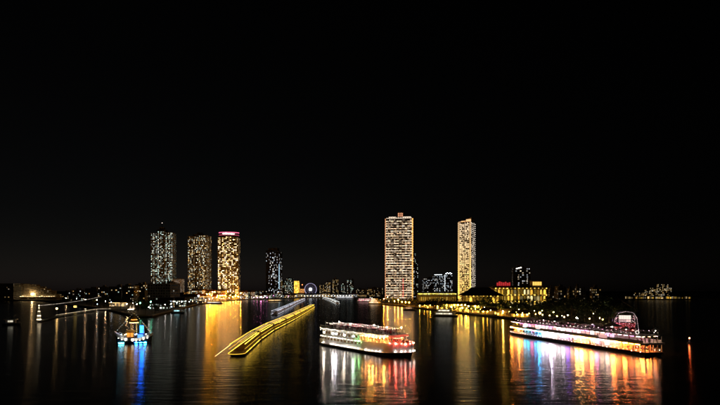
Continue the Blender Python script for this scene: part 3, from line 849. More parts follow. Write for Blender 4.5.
def palm_mesh(seed):
    rnd = random.Random(seed); tr, cr = MB(), MB()
    pts = [(0, 0, 0), (.4, 0, 4), (.6, .1, 8), (.4, .2, 11)]
    tr.tube(pts, [.35, .25, .2, .17], 7)
    for i in range(16):
        a = i * 2.399; e = rnd.uniform(.1, .9); L = rnd.uniform(3, 4)
        prev = None
        for k in range(6):
            f = k / 5; p = Vector((.4 + math.cos(a) * L * f, .2 + math.sin(a) * L * f, 11 + L * (e * f - 1.0 * f * f)))
            if prev is not None:
                sd = Vector((-math.sin(a), math.cos(a), 0)) * .75 * (1 - abs(f - .45))
                dn = Vector((0, 0, -.35))
                cr.poly([prev, p, p + sd + dn, prev + sd * .9 + dn]); cr.poly([prev, prev - sd * .9 + dn, p - sd + dn, p])
            prev = p
    return tr.mesh('trunk', M['bark']), cr.mesh('crown', M['leaf'])
PALM = palm_mesh(5)
def tree(x, y, v, s, label, group, name='broadleaf_tree'):
    t = thing(name, label, 'tree', (x, y, BANK - .05), random.uniform(0, 6.28), group)
    a, c = PALM if v == 'palm' else TREES[v]
    inst('trunk', a, t); inst('crown', c, t)
    t.scale = (s * random.uniform(.9, 1.1), s * random.uniform(.9, 1.1), s)
    return t
# grove on the right bank
right_shore_Y = shore_Y
for row, (n, off) in enumerate(((26, 22), (26, 40), (22, 62))):
    for i in range(n):
        px = 428 + (i + random.uniform(.1, .9)) * (200 / n)
        if row == 0 and px < 484 and random.random() < .55: continue
        if row == 2 and px > 600: continue
        Y = right_shore_Y(px) + off + random.uniform(-5, 6)
        gl = 'in front of the hipped hotel pavilion' if px < 503 else 'in front of the hotel wing with the red sign' if px < 546 else 'below the dim low blocks right of the hotel' if px < 602 else 'on the headland beside the arched stage'
        big = px > 545
        s = random.uniform(.62, .85) if px < 478 else random.uniform(.75, 1.05) if px < 545 else random.uniform(.9, 1.2) * (1 if row else .85)
        if px > 600: s *= .9
        tree(gx(px, Y), Y, random.randrange(4), s, '%s-row tree of the dark grove %s' % (['front', 'middle', 'back'][row], gl), 'grove on the right bank, %s row, %s' % (['front', 'middle', 'back'][row], gl))
for i, px in enumerate((436, 447, 458, 468, 478, 488, 500, 516)):
    Y = right_shore_Y(px) + 5
    tree(gx(px, Y), Y, 'palm', random.uniform(.8, 1.05), 'slender palm on the promenade, %s from the left' % ORD[i], 'promenade palms', 'palm_tree')
for i in range(22):
    px = 421 + i * 3.0 + random.uniform(-.8, .8); Y = right_shore_Y(px) + random.uniform(4, 8)
    tree(gx(px, Y), Y, random.choice([0, 2]), random.uniform(.34, .68), 'small clipped tree at the water edge, %s from the left on the golden promenade' % ORD[i], 'small promenade trees')
for i in range(17):
    px = 486 + i * 8.3 + random.uniform(-2, 2); Y = right_shore_Y(px) + random.uniform(12, 60)
    k = random.choice(['garden', 'garden', 'garden', 'white'])
    lamp(k, gx(px, Y), Y, '%s garden lamp glowing among the trees, %s from the left in the grove' % (CNAME[k], ORD[i]), 'garden lamps in the grove', random.choice([4, 7]), .2)
for i in range(9):
    px = 380 + i * 4.4; Y = shore_Y(px) + random.uniform(12, 45)
    tree(gx(px, Y), Y, random.randrange(4), random.uniform(.6, .9), 'dark tree on the bank below the striped tower, %s from the left' % ORD[i], 'trees below the striped tower')
lt = 0
for i in range(46):
    px = random.uniform(64, 290)
    Y = shore_Y(px) + random.uniform(18, 140)
    lg = 'among the dim blocks left of the arched pavilion' if px < 110 else 'between the arched pavilion and the greenish warehouse' if px < 147 else 'near the warehouse below the leftmost tower' if px < 180 else 'on the waterfront below the middle left tower' if px < 212 else 'on the waterfront below the pink-crowned tower' if px < 245 else 'on the shore towards the dark cool-lit tower'
    tree(gx(px, Y), Y, random.randrange(4), random.uniform(.6, 1.0), 'dark leafy tree %s' % lg, 'left bank trees, %s' % lg)

# ------------------------------------------------------------------ boats: shared bits
def outline(hw, x0, x1, inset=0.0, n=18):
    xs = [x0 + (x1 - x0) * (.5 * i / n + .5 * (.5 - .5 * math.cos(math.pi * i / n))) for i in range(n)] + [x0 + (x1 - x0) * f for f in (.985, .995, 1.0)]
    xs = sorted(set(xs))
    a = [(x, -max(hw(x) - inset, .05)) for x in xs]
    return a + [(x, -y) for x, y in reversed(a)]

def hull_loft(hw, x0, x1, zs, sheer, n=22):
    """rings from keel to gunwale; sheer(x) lifts the gunwale"""
    out = MB(); rings = []
    for z, k, pull in zs:
        ring = []
        for x, y in outline(hw, x0, x1, 0, n):
            ring.append((x * (1 - pull), y * k, z + (sheer(x) if z > .6 else 0)))
        rings.append(ring)
    return out.loft(rings)

def rail_mb(pts, z, h=1.0, step=1):
    m = MB()
    for i in range(0, len(pts), step): m.tube([(pts[i][0], pts[i][1], z), (pts[i][0], pts[i][1], z + h)], .04, 4)
    for hh in (h, h * .55): m.tube([(x, y, z + hh) for x, y in pts], .04, 4)
    return m

def person(mb, x, y, z, rz, rnd, sit=False):
    """one small standing figure: legs, trunk, arms, neck and head"""
    h = rnd.uniform(1.58, 1.82); s = h / 1.75; cl, lg, sk = rnd.randrange(0, 4), rnd.randrange(4, 6), 6
    co, si = math.cos(rz), math.sin(rz)
    def T(a, b_, c): return (x + (a * co - b_ * si) * s, y + (a * si + b_ * co) * s, z + c * s)
    for sx in (-1, 1):
        mb.loft([[T(sx * .1 + r * math.cos(q), r * math.sin(q) + o, zz) for q in (0, 1.57, 3.14, 4.71)] for zz, r, o in ((0, .06, .03), (.45, .07, .02 * sx), (.88, .1, 0))], m=lg)
        sw = rnd.uniform(-.1, .3)
        mb.loft([[T(sx * (.21 + .05 * f) + r * math.cos(q), sw * f + r * math.sin(q), zz) for q in (0, 1.57, 3.14, 4.71)] for f, zz, r in ((0, 1.42, .06), (.7, 1.12, .05), (1, .86 + sw * .4, .04))], m=cl)
    mb.loft([[T(a * math.cos(q), b_ * math.sin(q), zz) for q in [i * 1.047 for i in range(6)]] for zz, a, b_ in ((.84, .17, .11), (1.1, .15, .1), (1.36, .2, .11), (1.46, .12, .08), (1.5, .055, .055))], m=cl)
    mb.loft([[T(a * math.cos(q), a * math.sin(q), zz) for q in [i * 1.047 for i in range(6)]] for zz, a in ((1.5, .05), (1.55, .085), (1.64, .1), (1.71, .085), (1.75, .03))], m=rnd.choice([6, 6, 7]))
CLOTH = [surf('shirt_white', (.6, .58, .55), .8), surf('shirt_red', (.35, .04, .05), .8), surf('shirt_dark', (.04, .04, .06), .8), surf('shirt_pink', (.45, .2, .25), .8),
         surf('trousers_dark', (.03, .03, .04), .8), surf('trousers_tan', (.2, .15, .1), .8), surf('skin', (.38, .22, .15), .6), surf('hair', (.02, .015, .012), .6)]

# ------------------------------------------------------------------ the dinner cruise ship in the centre
stern, bow = Vector((-14.5, 219, 0)), Vector((19.0, 172.5, 0))
d = bow - stern; LEN = d.length; HL = LEN / 2
root = thing('cruise_ship', 'white three-deck dinner cruise ship crowded with people, mid-river', 'ship', (stern + bow) / 2, math.atan2(d.y, d.x))
def hwc(x):
    t_ = x / HL
    if t_ > .35: return 5.9 * max(0, 1 - ((t_ - .35) / .652) ** 2.6) ** .62
    if t_ < -.7: return 5.9 * (1 - .16 * ((-t_ - .7) / .3) ** 2)
    return 5.9
sh = lambda x: 1.1 * max(0, (x - 6) / (HL - 6)) ** 2
hull_loft(hwc, -HL, HL, ((-.8, .72, .06), (.1, .9, .035), (.7, .985, .012), (1.2, .985, .006)), sh).build('hull', M['black'], root)
# white bulwark rising to the bow
m = MB(); oa = outline(hwc, -HL + .3, HL, -.12, 40); ob = outline(hwc, -HL + .3, HL, .12, 40)
def bul_top(x): return 2.9 if x < 2 else 2.9 + 1.9 * min(1, (x - 2) / 8) + .5 * max(0, (x - 10) / 20)
m.loft([[(x, y, 1.15 + sh(x)) for x, y in oa], [(x, y, bul_top(x)) for x, y in oa], [(x, y, bul_top(x)) for x, y in ob], [(x, y, 1.15 + sh(x)) for x, y in ob]], cap=False)
m.build('bulwark', M['white'], root)
m = MB(); m.prism(outline(hwc, -HL + .5, HL - .6, .2, 30), 1.72, 1.9); m.build('main_deck', M['wood'], root)
m = MB(); m.prism(outline(hwc, -HL + 1.5, 9, .55, 20), 1.92, 4.3); m.build('lower_saloon', M['white'], root)
m = MB(); m.prism(outline(hwc, -HL + .6, HL - 1.0, .05, 34), 4.32, 4.6); m.build('middle_deck', M['white'], root)
m = MB(); m.prism(outline(hwc, -HL + 2, 3, .8, 20), 4.62, 7.1); m.build('upper_saloon', M['white'], root)
m = MB(); m.prism(outline(hwc, -HL + .9, 21.5, -.15, 34), 7.12, 7.95); m.build('top_deck', M['white'], root)
# windows
fr = MB()
fr.bx(-.95, .95, -.06, .06, 0, .12); fr.bx(-.95, .95, -.06, .06, 1.28, 1.4); fr.bx(-.95, -.83, -.06, .06, .12, 1.28); fr.bx(.83, .95, -.06, .06, .12, 1.28)
fr = fr.mesh('window_frame', M['white'])
pn = MB(); pn.bx(-.82, .82, -.02, .02, .12, 1.28, c=(.10, .055, .025)); pn = pn.mesh('window_pane', M['pane'])
for sgn in (-1, 1):
    for i in range(13):
        x = -HL + 3.0 + i * 2.65
        o = inst('window', fr, root, (x, sgn * (hwc(x) - .46), 2.55)); inst('pane', pn, o)
    for i in range(11):
        x = -HL + 3.6 + i * 2.6
        o = inst('window', fr, root, (x, sgn * (hwc(x) - .72), 5.25)); inst('pane', pn, o)
# festoon bulbs along deck edges
def bulbs(parent, hw, x0, x1, z, inset, n, r, cols, k, sides=(-1, 1), name='festoon_light', zf=None):
    for sgn in sides:
        m = MB()
        for i in range(n):
            x = x0 + (x1 - x0) * (i + .5) / n
            c = random.choice(cols); kk = k * random.uniform(.25, 1.3)
            m.bulb(x, sgn * (hw(x) - inset), z + (zf(x) if zf else 0), r, c=tuple(q * kk for q in c))
        m.build(name, M['pane'], parent, kind='stuff')
WB = [(1, .86, .66), (1, .92, .8), (1, .78, .5)]
bulbs(root, hwc, -HL + 1.5, 3, 4.2, -.55, 16, .12, WB, 10)  # bulb strings added to light the saloon walls white
bulbs(root, hwc, -HL + 1.5, 21, 7.0, -.6, 20, .13, WB, 9)
# scalloped light chain on the top deck fascia
for sgn in (-1, 1):
    m = MB()
    for i in range(44):
        x = -HL + 1.5 + i * (21 + HL - 1.5) / 43
        m.bulb(x, sgn * (hwc(x) + .34), 7.95 - .45 * abs(math.sin(i * math.pi / 6)), .11, c=sc(random.choice(WB), 4, 22))
    m.build('fascia_light', M['pane'], root, kind='stuff')
# wash lights along the rubbing strake, each its own; they throw colour on the river
oa = outline(hwc, -HL + .6, HL, -.42, 60)
acc, last = 0.0, None
for (x, y) in oa:
    if last is not None:
        acc += math.hypot(x - last[0], y - last[1])
        if acc >= 1.9 or (x > HL - 2.5 and acc >= 1.2):
            acc = 0.0; an = math.atan2(y - last[1], x - last[0])
            c = (15, 13.2, 11) if x < 0 else ((3, 9, 2.5) if x < 5 else ((17, 6.0, 1.0) if x < 20 else (17, 1.6, 1.0)))
            if 8 < x < 22 and random.random() < .25: c = (13, 10.5, 8)
            dx, dy = math.cos(an), math.sin(an)
            zz = 4.46 if x < 4 else (6.9 if x < 20.5 else bul_top(x) + .1)
            m = MB(); m.box(x - .05 * dy, y + .05 * dx, zz, .34, .14, .14, an, c=heavy(tuple(q * (2 if x < 0 else 38 if x < 20.5 else 14) for q in c))); m.build('deck_edge_lamp', M['pane'], root)
            if random.random() < .8: m = MB(); m.box(x - .25 * -dy, y - .25 * dx, 1.5 + sh(x), .3, .1, .1, an, c=sc((1, .86, .76), 26, 80)); m.build('strake_light', M['pane'], root)  # small lamps added to whiten the bulwark and bow plating
    last = (x, y)
m = MB(); m.tube([(x, y, 1.1 + sh(x)) for x, y in outline(hwc, -HL + .4, HL, -.3, 40)], .16, 6); m.build('rubbing_strake', M['white'], root)
for sgn in (-1, 1):
    for x in (-22.5, -15, -12.5, -6, .5):
        m = MB(); m.box(x, sgn * (hwc(x) + .75), 6.2, .5, .3, .3, c=sc({-22.5: (420, 350, 270), -15: (430, 400, 370), -12.5: (400, 380, 420), -6: (440, 360, 280), .5: (300, 400, 300)}[x], .4, 1.1)); m.build('side_floodlight', M['pane'], root)
        m = MB(); m.box(x, sgn * (hwc(x) + .5), 6.0, 2.0, .06, 1.3); m.box(x, sgn * (hwc(x) + .75), 6.5, 2.0, .5, .06); m.build('floodlight_shade', M['metal'], root)
        m = MB(); m.tube([(x, sgn * (hwc(x) + .1), 6.9), (x, sgn * (hwc(x) + .75), 6.35)], .05, 5); m.build('floodlight_arm', M['metal'], root)
# light strings and posts added over the top deck to brighten the crowd
for y in (-3.6, 0, 3.6):
    m = MB(); n = 40
    for i in range(n):
        x = -HL + 3 + (20 + HL - 3) * i / n
        if abs(y) < hwc(x) - .8: m.bulb(x, y, 10.2 - .3 * abs(math.sin(i * math.pi / 8)), .05, c=sc(random.choice([(1, .7, .55), (1, .35, .35), (1, .85, .75)]), 10, 90))
    m.build('overhead_light_string', M['pane'], root, kind='stuff')
m = MB()
for x in (-HL + 3, -10, 4, 19):
    for y in (-3.6, 0, 3.6): m.cyl(x, y * (1 if x < 12 else .7), 7.96, 10.6, .05, n=5)
m.build('string_post', M['white'], root, kind='stuff')
# open fore part: posts, ceiling lamps
for sgn in (-1, 1):
    for x in (5, 9, 13, 17, 20.5):
        m = MB(); m.cyl(x, sgn * (hwc(x) - .45), 4.62, 7.1, .09, n=6); m.build('post', M['white'], root)
    rail_mb([(x, sgn * (hwc(x) - .1)) for x in [-HL + 1 + i * 1.6 for i in range(30)]], 7.96, 1.1).build('top_rail', M['white'], root)
    rail_mb([(x, sgn * (hwc(x) - .2)) for x in [3.5 + i * 1.5 for i in range(16)]], 4.62, 1.05).build('foredeck_rail', M['white'], root)
for i, x in enumerate((4.5, 8, 11.5, 15, 18.5)):
    for y in (-2.4, 2.4):
        m = MB(); m.box(x, y, 6.98, .9, .3, .14, c=(9, 4.2, 2.2) if i < 2 else (12, 2.4, 1.8)); m.build('ceiling_lamp', M['pane'], root)
m = MB(); m.tube([(21.0, -2.5, 6.8), (21.6, 0, 6.7), (21.0, 2.5, 6.8)], .12, 6, c=(10, .7, .6)); m.build('red_light_rope', M['pane'], root)
for x, y in ((-20, 0), (-8, -2), (4, 1.5), (16, -1.5), (20.5, 2)):
    m = MB(); m.cyl(x, y, 7.96, 10.4, .06, n=6); m.build('deck_lamp_post', M['white'], root)
    m = MB(); m.globe(x, y, 10.6, .24, c=(24, 21, 17)); m.build('deck_lamp', M['pane'], root)
tb = MB(); tb.cyl(0, 0, 0, .72, .06, n=6); tb.cyl(0, 0, .72, .77, .6, n=12); tb = tb.mesh('table', M['white'])
for i in range(14):
    for y in (-3.4, 0, 3.4):
        x = -HL + 4 + i * 3.2
        if abs(y) < hwc(x) - 1.2: inst('deck_table', tb, root, (x, y, 7.96))
m = MB(); m.prism(outline(hwc, -24, -18, 3.2, 6), 7.96, 10.0); m.build('stair_house', M['white'], root)
# crowd
rnd = random.Random(3); cr = MB()
for i in range(230):
    x = rnd.uniform(-HL + 3, 20.5); y = rnd.uniform(-1, 1) * (hwc(x) - .5)
    if -24.5 < x < -17.5 and abs(y) < 3: continue
    person(cr, x, y, 7.96, rnd.uniform(0, 6.28), rnd)
for i in range(90):
    x = rnd.uniform(4, HL - 3); y = rnd.uniform(-1, 1) * max(.2, hwc(x) - .6)
    person(cr, x, y, 4.62, rnd.uniform(0, 6.28), rnd)
o = cr.build('crowd', CLOTH, None, 'stuff', 'dense crowd of passengers standing on the decks of the white cruise ship')
o['category'] = 'crowd'; o.location = root.location; o.rotation_euler = root.rotation_euler

# ------------------------------------------------------------------ the long dazzling ship at the right
sA, sB = Vector((86.0, 269, 0)), Vector((111.0, 177.0, 0))     # bow (far), stern (near)
d = sA - sB; LEN = d.length; HL2 = LEN / 2
root2 = thing('restaurant_ship', 'long dazzling multi-deck restaurant ship moored at the right', 'ship', (sA + sB) / 2, math.atan2(d.y, d.x))
def hwr(x):
    t_ = x / HL2
    if t_ > .55: return 4.2 * max(0, 1 - ((t_ - .55) / .452) ** 2.2) ** .7
    return 4.2
sh2 = lambda x: .8 * max(0, (x - 25) / (HL2 - 25)) ** 2
hull_loft(hwr, -HL2, HL2, ((-.8, .8, .03), (.3, .95, .015), (1.1, 1, 0), (1.3, 1.02, 0)), sh2).build('hull', M['black'], root2)
m = MB(); m.prism(outline(hwr, -HL2 + .2, HL2 - .8, .1, 30), 1.32, 1.5); m.build('main_deck', M['wood'], root2)
m = MB(); m.prism(outline(hwr, -HL2 + 12, HL2 - 8, .7, 30), 1.52, 4.4); m.build('lower_saloon', M['white'], root2)
m = MB(); m.prism(outline(hwr, -HL2 - .2, HL2 - 4, -.3, 34), 4.42, 5.0); m.build('middle_deck', M['white'], root2)
m = MB(); m.prism(outline(hwr, -HL2 + 14, HL2 - 14, .7, 30), 5.02, 7.3); m.build('upper_saloon', M['white'], root2)
m = MB(); m.prism(outline(hwr, -HL2 + 2, HL2 - 9, -.2, 34), 7.32, 7.75); m.build('top_deck', M['white'], root2)
# bulwark of middle deck (white band)
for sgn in (-1, 1):
    m = MB()
    xs = [-HL2 + 1 + i * (2 * HL2 - 8) / 40 for i in range(41)]
    m.loft([[(x, sgn * (hwr(x) + .28), z) for x in xs] for z in (5.02, 5.9)] + [[(x, sgn * (hwr(x) + .16), z) for x in xs] for z in (5.9, 5.02)], closed=False)
    m.build('middle_bulwark', M['white'], root2)
    rail_mb([(x, sgn * (hwr(x) + .1)) for x in [-HL2 + 2.5 + i * 2 for i in range(int((2 * HL2 - 13) / 2))]], 7.76, 1.1).build('top_rail', M['white'], root2)
    rail_mb([(x, sgn * (hwr(x) - .05)) for x in [-HL2 + .5 + i * 2 for i in range(int((2 * HL2 - 3) / 2))]], 1.52, 1.0).build('lower_rail', M['white'], root2)
# saloon windows, each its own
wf = MB(); wf.bx(-1.2, 1.2, -.05, .05, 0, .12); wf.bx(-1.2, 1.2, -.05, .05, 1.5, 1.62); wf.bx(-1.2, -1.08, -.05, .05, .12, 1.5); wf.bx(1.08, 1.2, -.05, .05, .12, 1.5); wf.bx(-.04, .04, -.04, .04, .12, 1.5)
wf = wf.mesh('window_frame', M['white'])
wp = []
for c in ((3.4, 2.4, 2.2), (2.6, 1.3, 1.2), (4, 3, 3.6), (1.2, .6, .5), (.35, .16, .14), (1.6, .9, 1.4)):
    q = MB(); q.bx(-1.07, 1.07, -.02, .02, .12, 1.5, c=c); wp.append(q.mesh('window_pane', M['pane']))
dkp = MB(); dkp.bx(-1.07, 1.07, -.02, .02, .12, 1.5, c=(.05, .025, .012)); dkp = dkp.mesh('window_pane', M['pane'])
for sgn in (-1, 1):
    for i in range(26):
        x = -HL2 + 14 + i * 2.75
        if x > HL2 - 9.5: continue
        fx = (HL2 - x) / (2 * HL2)          # 0 at the bow
        o = inst('window', wf, root2, (x, sgn * (hwr(x) - .62), 2.2)); inst('pane', dkp if .16 < fx < .36 else random.choice(wp), o)
        if x > -HL2 + 15 and x < HL2 - 15.5:
            o = inst('window', wf, root2, (x, sgn * (hwr(x) - .62), 5.35)); inst('pane', random.choice(wp), o)
    xd = HL2 - 2 * HL2 * .37
    m = MB(); m.box(xd, sgn * (hwr(xd) - .55), 2.75, 1.6, .12, 2.3, c=(2.0, 2.6, 2.2)); m.build('lit_doorway', M['pane'], root2)
# ceiling tubes above side decks: white glare; hull wash lights: colours the water shows
HK = 10.0
HC = [(.10, (16, 4.4, .5)), (.17, (15, 5, 1)), (.22, (1, 10, 14)), (.27, (12, 2, 5)), (.33, (1, 9, 20)), (.44, (14, 12, 15)), (.52, (15, 13, 14)),
      (.57, (7, 2.5, 22)), (.66, (16, 7.4, 1.6)), (.72, (16, 4, .6)), (.76, (14, 4, 9)), (.84, (15, 11, 7)), (.92, (16, 3.6, .5)), (1.01, (15, 3.2, .5))]
for sgn in (-1, 1):
    n = 30
    for i in range(n):
        f = (i + .5) / n; x = HL2 - 4 - f * (2 * HL2 - 6)
        c = tuple(q * HK for q in next(c for ff, c in HC if f <= ff or ff > 1))
        m = MB(); m.box(x, sgn * (hwr(x) + .2), 4.2, 1.9, .14, .24, c=heavy(c)); m.build('deck_edge_light', M['pane'], root2)
        m = MB(); m.box(x, sgn * (hwr(x) - .1), 7.2, 1.8, .12, .14, c=sc(random.choice([(12, 7, 7.5), (14, 4, 10), (11, 8.5, 7), (12, 3, 6)]), .3, 1.4)); m.build('upper_edge_light', M['pane'], root2)
bulbs(root2, hwr, -HL2 + 3, HL2 - 10, 8.75, -.15, 34, .08, [(1, .6, .75), (1, .85, .7), (1, .4, .6)], 22, zf=lambda x: random.uniform(-.5, .4))
bulbs(root2, hwr, -HL2 + 1, HL2 - 3, 1.6, -.3, 44, .10, [(1, .7, .6), (1, .6, .6)], 40, zf=lambda x: random.uniform(-.1, .5))
for sgn in (-1, 1):            # banners, blinds and menu boards along the middle deck
    x = -HL2 + 5
    while x < HL2 - 16:
        wd = random.uniform(1.2, 4.5); hh = random.uniform(.5, 1.5)
        if random.random() < .55:
            m = MB(); m.box(x + wd / 2, sgn * (hwr(x) + .36), random.uniform(5.4, 6.3), wd, .08, hh, c=sc(random.choice([(1, .6, .75), (1, .9, .8), (.6, .55, 1), (1, .5, .45), (1, .8, .75)]), .4, 2.6)); m.build('side_banner', M['pane'], root2)
        x += wd + random.uniform(.4, 4)
m = MB(); m.prism([(HL2 - 19, -2.4), (HL2 - 14, -1.8), (HL2 - 14, 1.8), (HL2 - 19, 2.4)], 7.77, 9.9); m.build('wheelhouse', M['white'], root2)
m = MB(); m.prism([(HL2 - 19.6, -2.8), (HL2 - 13.4, -2.2), (HL2 - 13.4, 2.2), (HL2 - 19.6, 2.8)], 9.92, 10.2); m.build('wheelhouse_roof', M['white'], root2)
m = MB(); m.cyl(HL2 - 17, 0, 10.2, 13.5, .07, n=6); m.build('mast', M['metal'], root2)
for a, c in ((-HL2 + 18, -HL2 + 23), (-HL2 + 54, -HL2 + 60), (-HL2 + 63, -HL2 + 68)):
    m = MB(); m.loft([[(a, -3, 9.9), (c, -3, 9.9), (c, 3, 9.9), (a, 3, 9.9)], [((a + c) / 2 - .2, -.2, 11.6), ((a + c) / 2 + .2, -.2, 11.6), ((a + c) / 2 + .2, .2, 11.6), ((a + c) / 2 - .2, .2, 11.6)]]); m.build('deck_tent', M['white'], root2)
    for x in (a + .2, c - .2):
        for y in (-2.8, 2.8):
            m = MB(); m.cyl(x, y, 7.76, 9.9, .06, n=6); m.build('tent_pole', M['metal'], root2)
    m = MB(); m.globe((a + c) / 2, 0, 9.6, .18, c=sc(random.choice([(1, .6, .7), (1, .85, .7)]), 25, 60)); m.build('tent_lamp', M['pane'], root2)
# open stern: columns lit warm
for y in (-3.9, -2, 0, 2, 3.9):
    for x in (-HL2 + .6, -HL2 + 5.5, -HL2 + 10.5):
        if abs(y) < 3 and x > -HL2 + 1: continue
        m = MB(); m.cyl(x, y, 1.52, 4.4, .14, n=8); m.build('stern_column', M['white'], root2)
        m = MB(); m.cyl(x, y, 5.02, 7.3, .12, n=8); m.build('stern_column', M['white'], root2)
for y in (-2.6, 0, 2.6):
    for x in (-HL2 + 2.5, -HL2 + 7):
        m = MB(); m.box(x, y, 4.34, .8, .3, .12, c=(16, 9.5, 4)); m.build('ceiling_lamp', M['pane'], root2)
        m = MB(); m.box(x, y, 7.25, .8, .3, .12, c=(14, 8, 3.6)); m.build('ceiling_lamp', M['pane'], root2)
m = MB(); m.bx(-HL2 + 11.4, -HL2 + 11.9, -3.3, 3.3, 1.53, 4.38); m.build('bulkhead', M['cream'], root2)
# awning over part of the top deck
for a, c in ((HL2 - 40, HL2 - 22), (-HL2 + 30, -HL2 + 50)):
    m = MB(); m.prism([(a, -3.2), (c, -3.2), (c, 3.2), (a, 3.2)], 10.0, 10.15); m.build('awning', M['white'], root2)
    for q in range(4):
        m = MB(); m.box(a + 2 + q * 4.2, 0, 9.85, 1.2, .2, .12, c=sc((20, 11, 13), .3, 1.3)); m.build('awning_lamp', M['pane'], root2)
    for x in (a + .3, c - .3):
        for y in (-3, 3):
            m = MB(); m.cyl(x, y, 7.76, 10, .06, n=6); m.build('awning_post', M['metal'], root2)
# things on the after roof
def on2(x, y, z):
    return root2.matrix_basis @ Vector((x, y, z))
bpy.context.view_layer.update()
for i, (x, y, mat, lab) in enumerate(((-HL2 + 10.5, 2.8, 'white', 'white peaked parasol lit up on the stern roof of the long ship, left one'), (-HL2 + 7.6, 2.6, 'red', 'red parasol on the stern roof of the long ship'),
                                      (-HL2 + 2.6, -3.2, 'white', 'white peaked parasol at the very stern of the long ship'))):
    t = thing('parasol', lab, 'parasol', root2.matrix_world @ Vector((x, y, 7.76)), root2.rotation_euler.z, 'parasols on the stern roof')
    m = MB(); m.cyl(0, 0, 0, 2.2, .04, n=6); m.build('pole', M['metal'], t)
    m = MB(); m.loft([[(r * math.cos(q), r * math.sin(q), z) for q in [2 * math.pi * j / 8 for j in range(8)]] for r, z in ((1.3, 1.75), (.7, 2.3), (.05, 2.9))]); m.build('canopy', M[mat], t)
    m = MB(); m.globe(0, 0, 1.6, .16, c=(22, 18, 13) if mat == 'white' else (20, 3, 2)); m.build('lamp', M['pane'], t)
t = thing('lifebuoy_sign', 'round white ring sign on the stern roof of the long ship', 'sign', root2.matrix_world @ Vector((-HL2 + 4.8, 3.2, 7.76)), root2.rotation_euler.z + R(60))
m = MB(); m.tube([(.6 * math.cos(2 * math.pi * i / 16), 0, .95 + .6 * math.sin(2 * math.pi * i / 16)) for i in range(17)], .12, 6, c=(1.5, 1.3, 1.1)); m.build('ring', M['pane'], t)
m = MB(); m.cyl(0, 0, 0, .3, .06, n=6); m.build('stand', M['metal'], t)
rnd = random.Random(5); cr = MB()
for i in range(150):
    x = rnd.uniform(-HL2 + 12, HL2 - 12); y = rnd.uniform(-1, 1) * (hwr(x) - .5)
    person(cr, x, y, 7.76, rnd.uniform(0, 6.28), rnd)
for i in range(60):
    x = rnd.uniform(HL2 * -.6, HL2 * .7); person(cr, x, rnd.choice([-1, 1]) * (hwr(x) - .3), rnd.choice([1.52, 5.02]), rnd.uniform(0, 6.28), rnd)
for i in range(40):
    x = rnd.uniform(-HL2 + 1, -HL2 + 11); y = rnd.uniform(-3.2, 3.2)
    person(cr, x, y, rnd.choice([1.52, 5.02]), rnd.uniform(0, 6.28), rnd)
o = cr.build('crowd', CLOTH, None, 'stuff', 'crowd of diners on the decks of the long dazzling ship')
o['category'] = 'crowd'; o.location = root2.location; o.rotation_euler = root2.rotation_euler

# arched light frame on a pontoon behind the stern
PY_ = 232
t = thing('pontoon', 'dark mooring pontoon behind the stern of the long ship', 'pontoon', (gx(626, PY_), PY_, 0), R(-12))
m = MB(); m.bx(-9, 9, -6, 6, -.6, 1.2); m.build('float', M['conc_dark'], t)
for x in (-8.5, 8.5):
    m = MB(); m.cyl(x, -5.6, 1.2, 2.4, .2, n=8); m.build('bollard', M['metal'], t)
t = thing('lit_arch_stage', 'tall arched stage frame with a bright screen and pink fairy lights behind the ship', 'stage', (gx(626, PY_), PY_, 1.21), R(-12))
for y in (0, 3.5):
    m = MB(); pts = [(-5.2, y, 0), (-5.4, y, 6), (-5.0, y, 9.5), (-3.4, y, 12.3), (0, y, 13.2), (3.2, y, 12.6), (4.9, y, 9.8), (5.5, y, 5), (5.7, y, 0)]
    m.tube(pts, .14, 6); m.build('arch', M['metal'], t)
for i in range(7):
    m = MB(); m.tube([(-5.3 + i * 1.8, 0, 4), (-5.3 + i * 1.8, 3.5, 4)], .1, 5); m.build('cross_bar', M['metal'], t)
m = MB(); m.bx(-3.2, 2.6, .6, .9, 7.8, 11.4); m.build('screen_frame', M['metal'], t)
m = MB(); m.bx(-3.0, 2.4, .5, .58, 9.4, 11.2, c=(1.2, 1.0, .85)); m.bx(-3.0, .2, .5, .58, 8.0, 9.3, c=(.5, .32, .3)); m.bx(.3, 2.4, .5, .58, 8.0, 9.3, c=(.9, .6, .55)); m.build('screen', M['pane'], t)
m = MB()
for i in range(44):
    f = i / 43 * (len(pts) - 1); j = min(int(f), len(pts) - 2); p = Vector(pts[j]).lerp(Vector(pts[j + 1]), f - j)
    m.bulb(p.x, -.2, p.z, .12, c=sc((1, .72, .72), .5, 2.6))
for i in range(170): m.bulb(random.uniform(-4.6, 4.8), random.uniform(-.1, 3), random.uniform(1, 11), .1, c=sc(random.choice([(1, .5, .55), (1, .75, .7), (1, .3, .5)]), 1, 7))
m.build('fairy_light', M['pane'], t, kind='stuff')
m = MB(); m.bx(-4.8, 5.0, 2.6, 2.8, .3, 7.4); m.build('backdrop', M['red'], t)
net = MB()
for i in range(9):
    net.tube([(-4.8 + i * 1.2, .1, .2), (-4.2 + i * 1.05, .1, 11.2)], .03, 4)
    net.tube([(-5.2, .1, .8 + i * 1.2), (5.4, .1, .8 + i * 1.2)], .03, 4)
net.build('light_net', M['metal'], t)

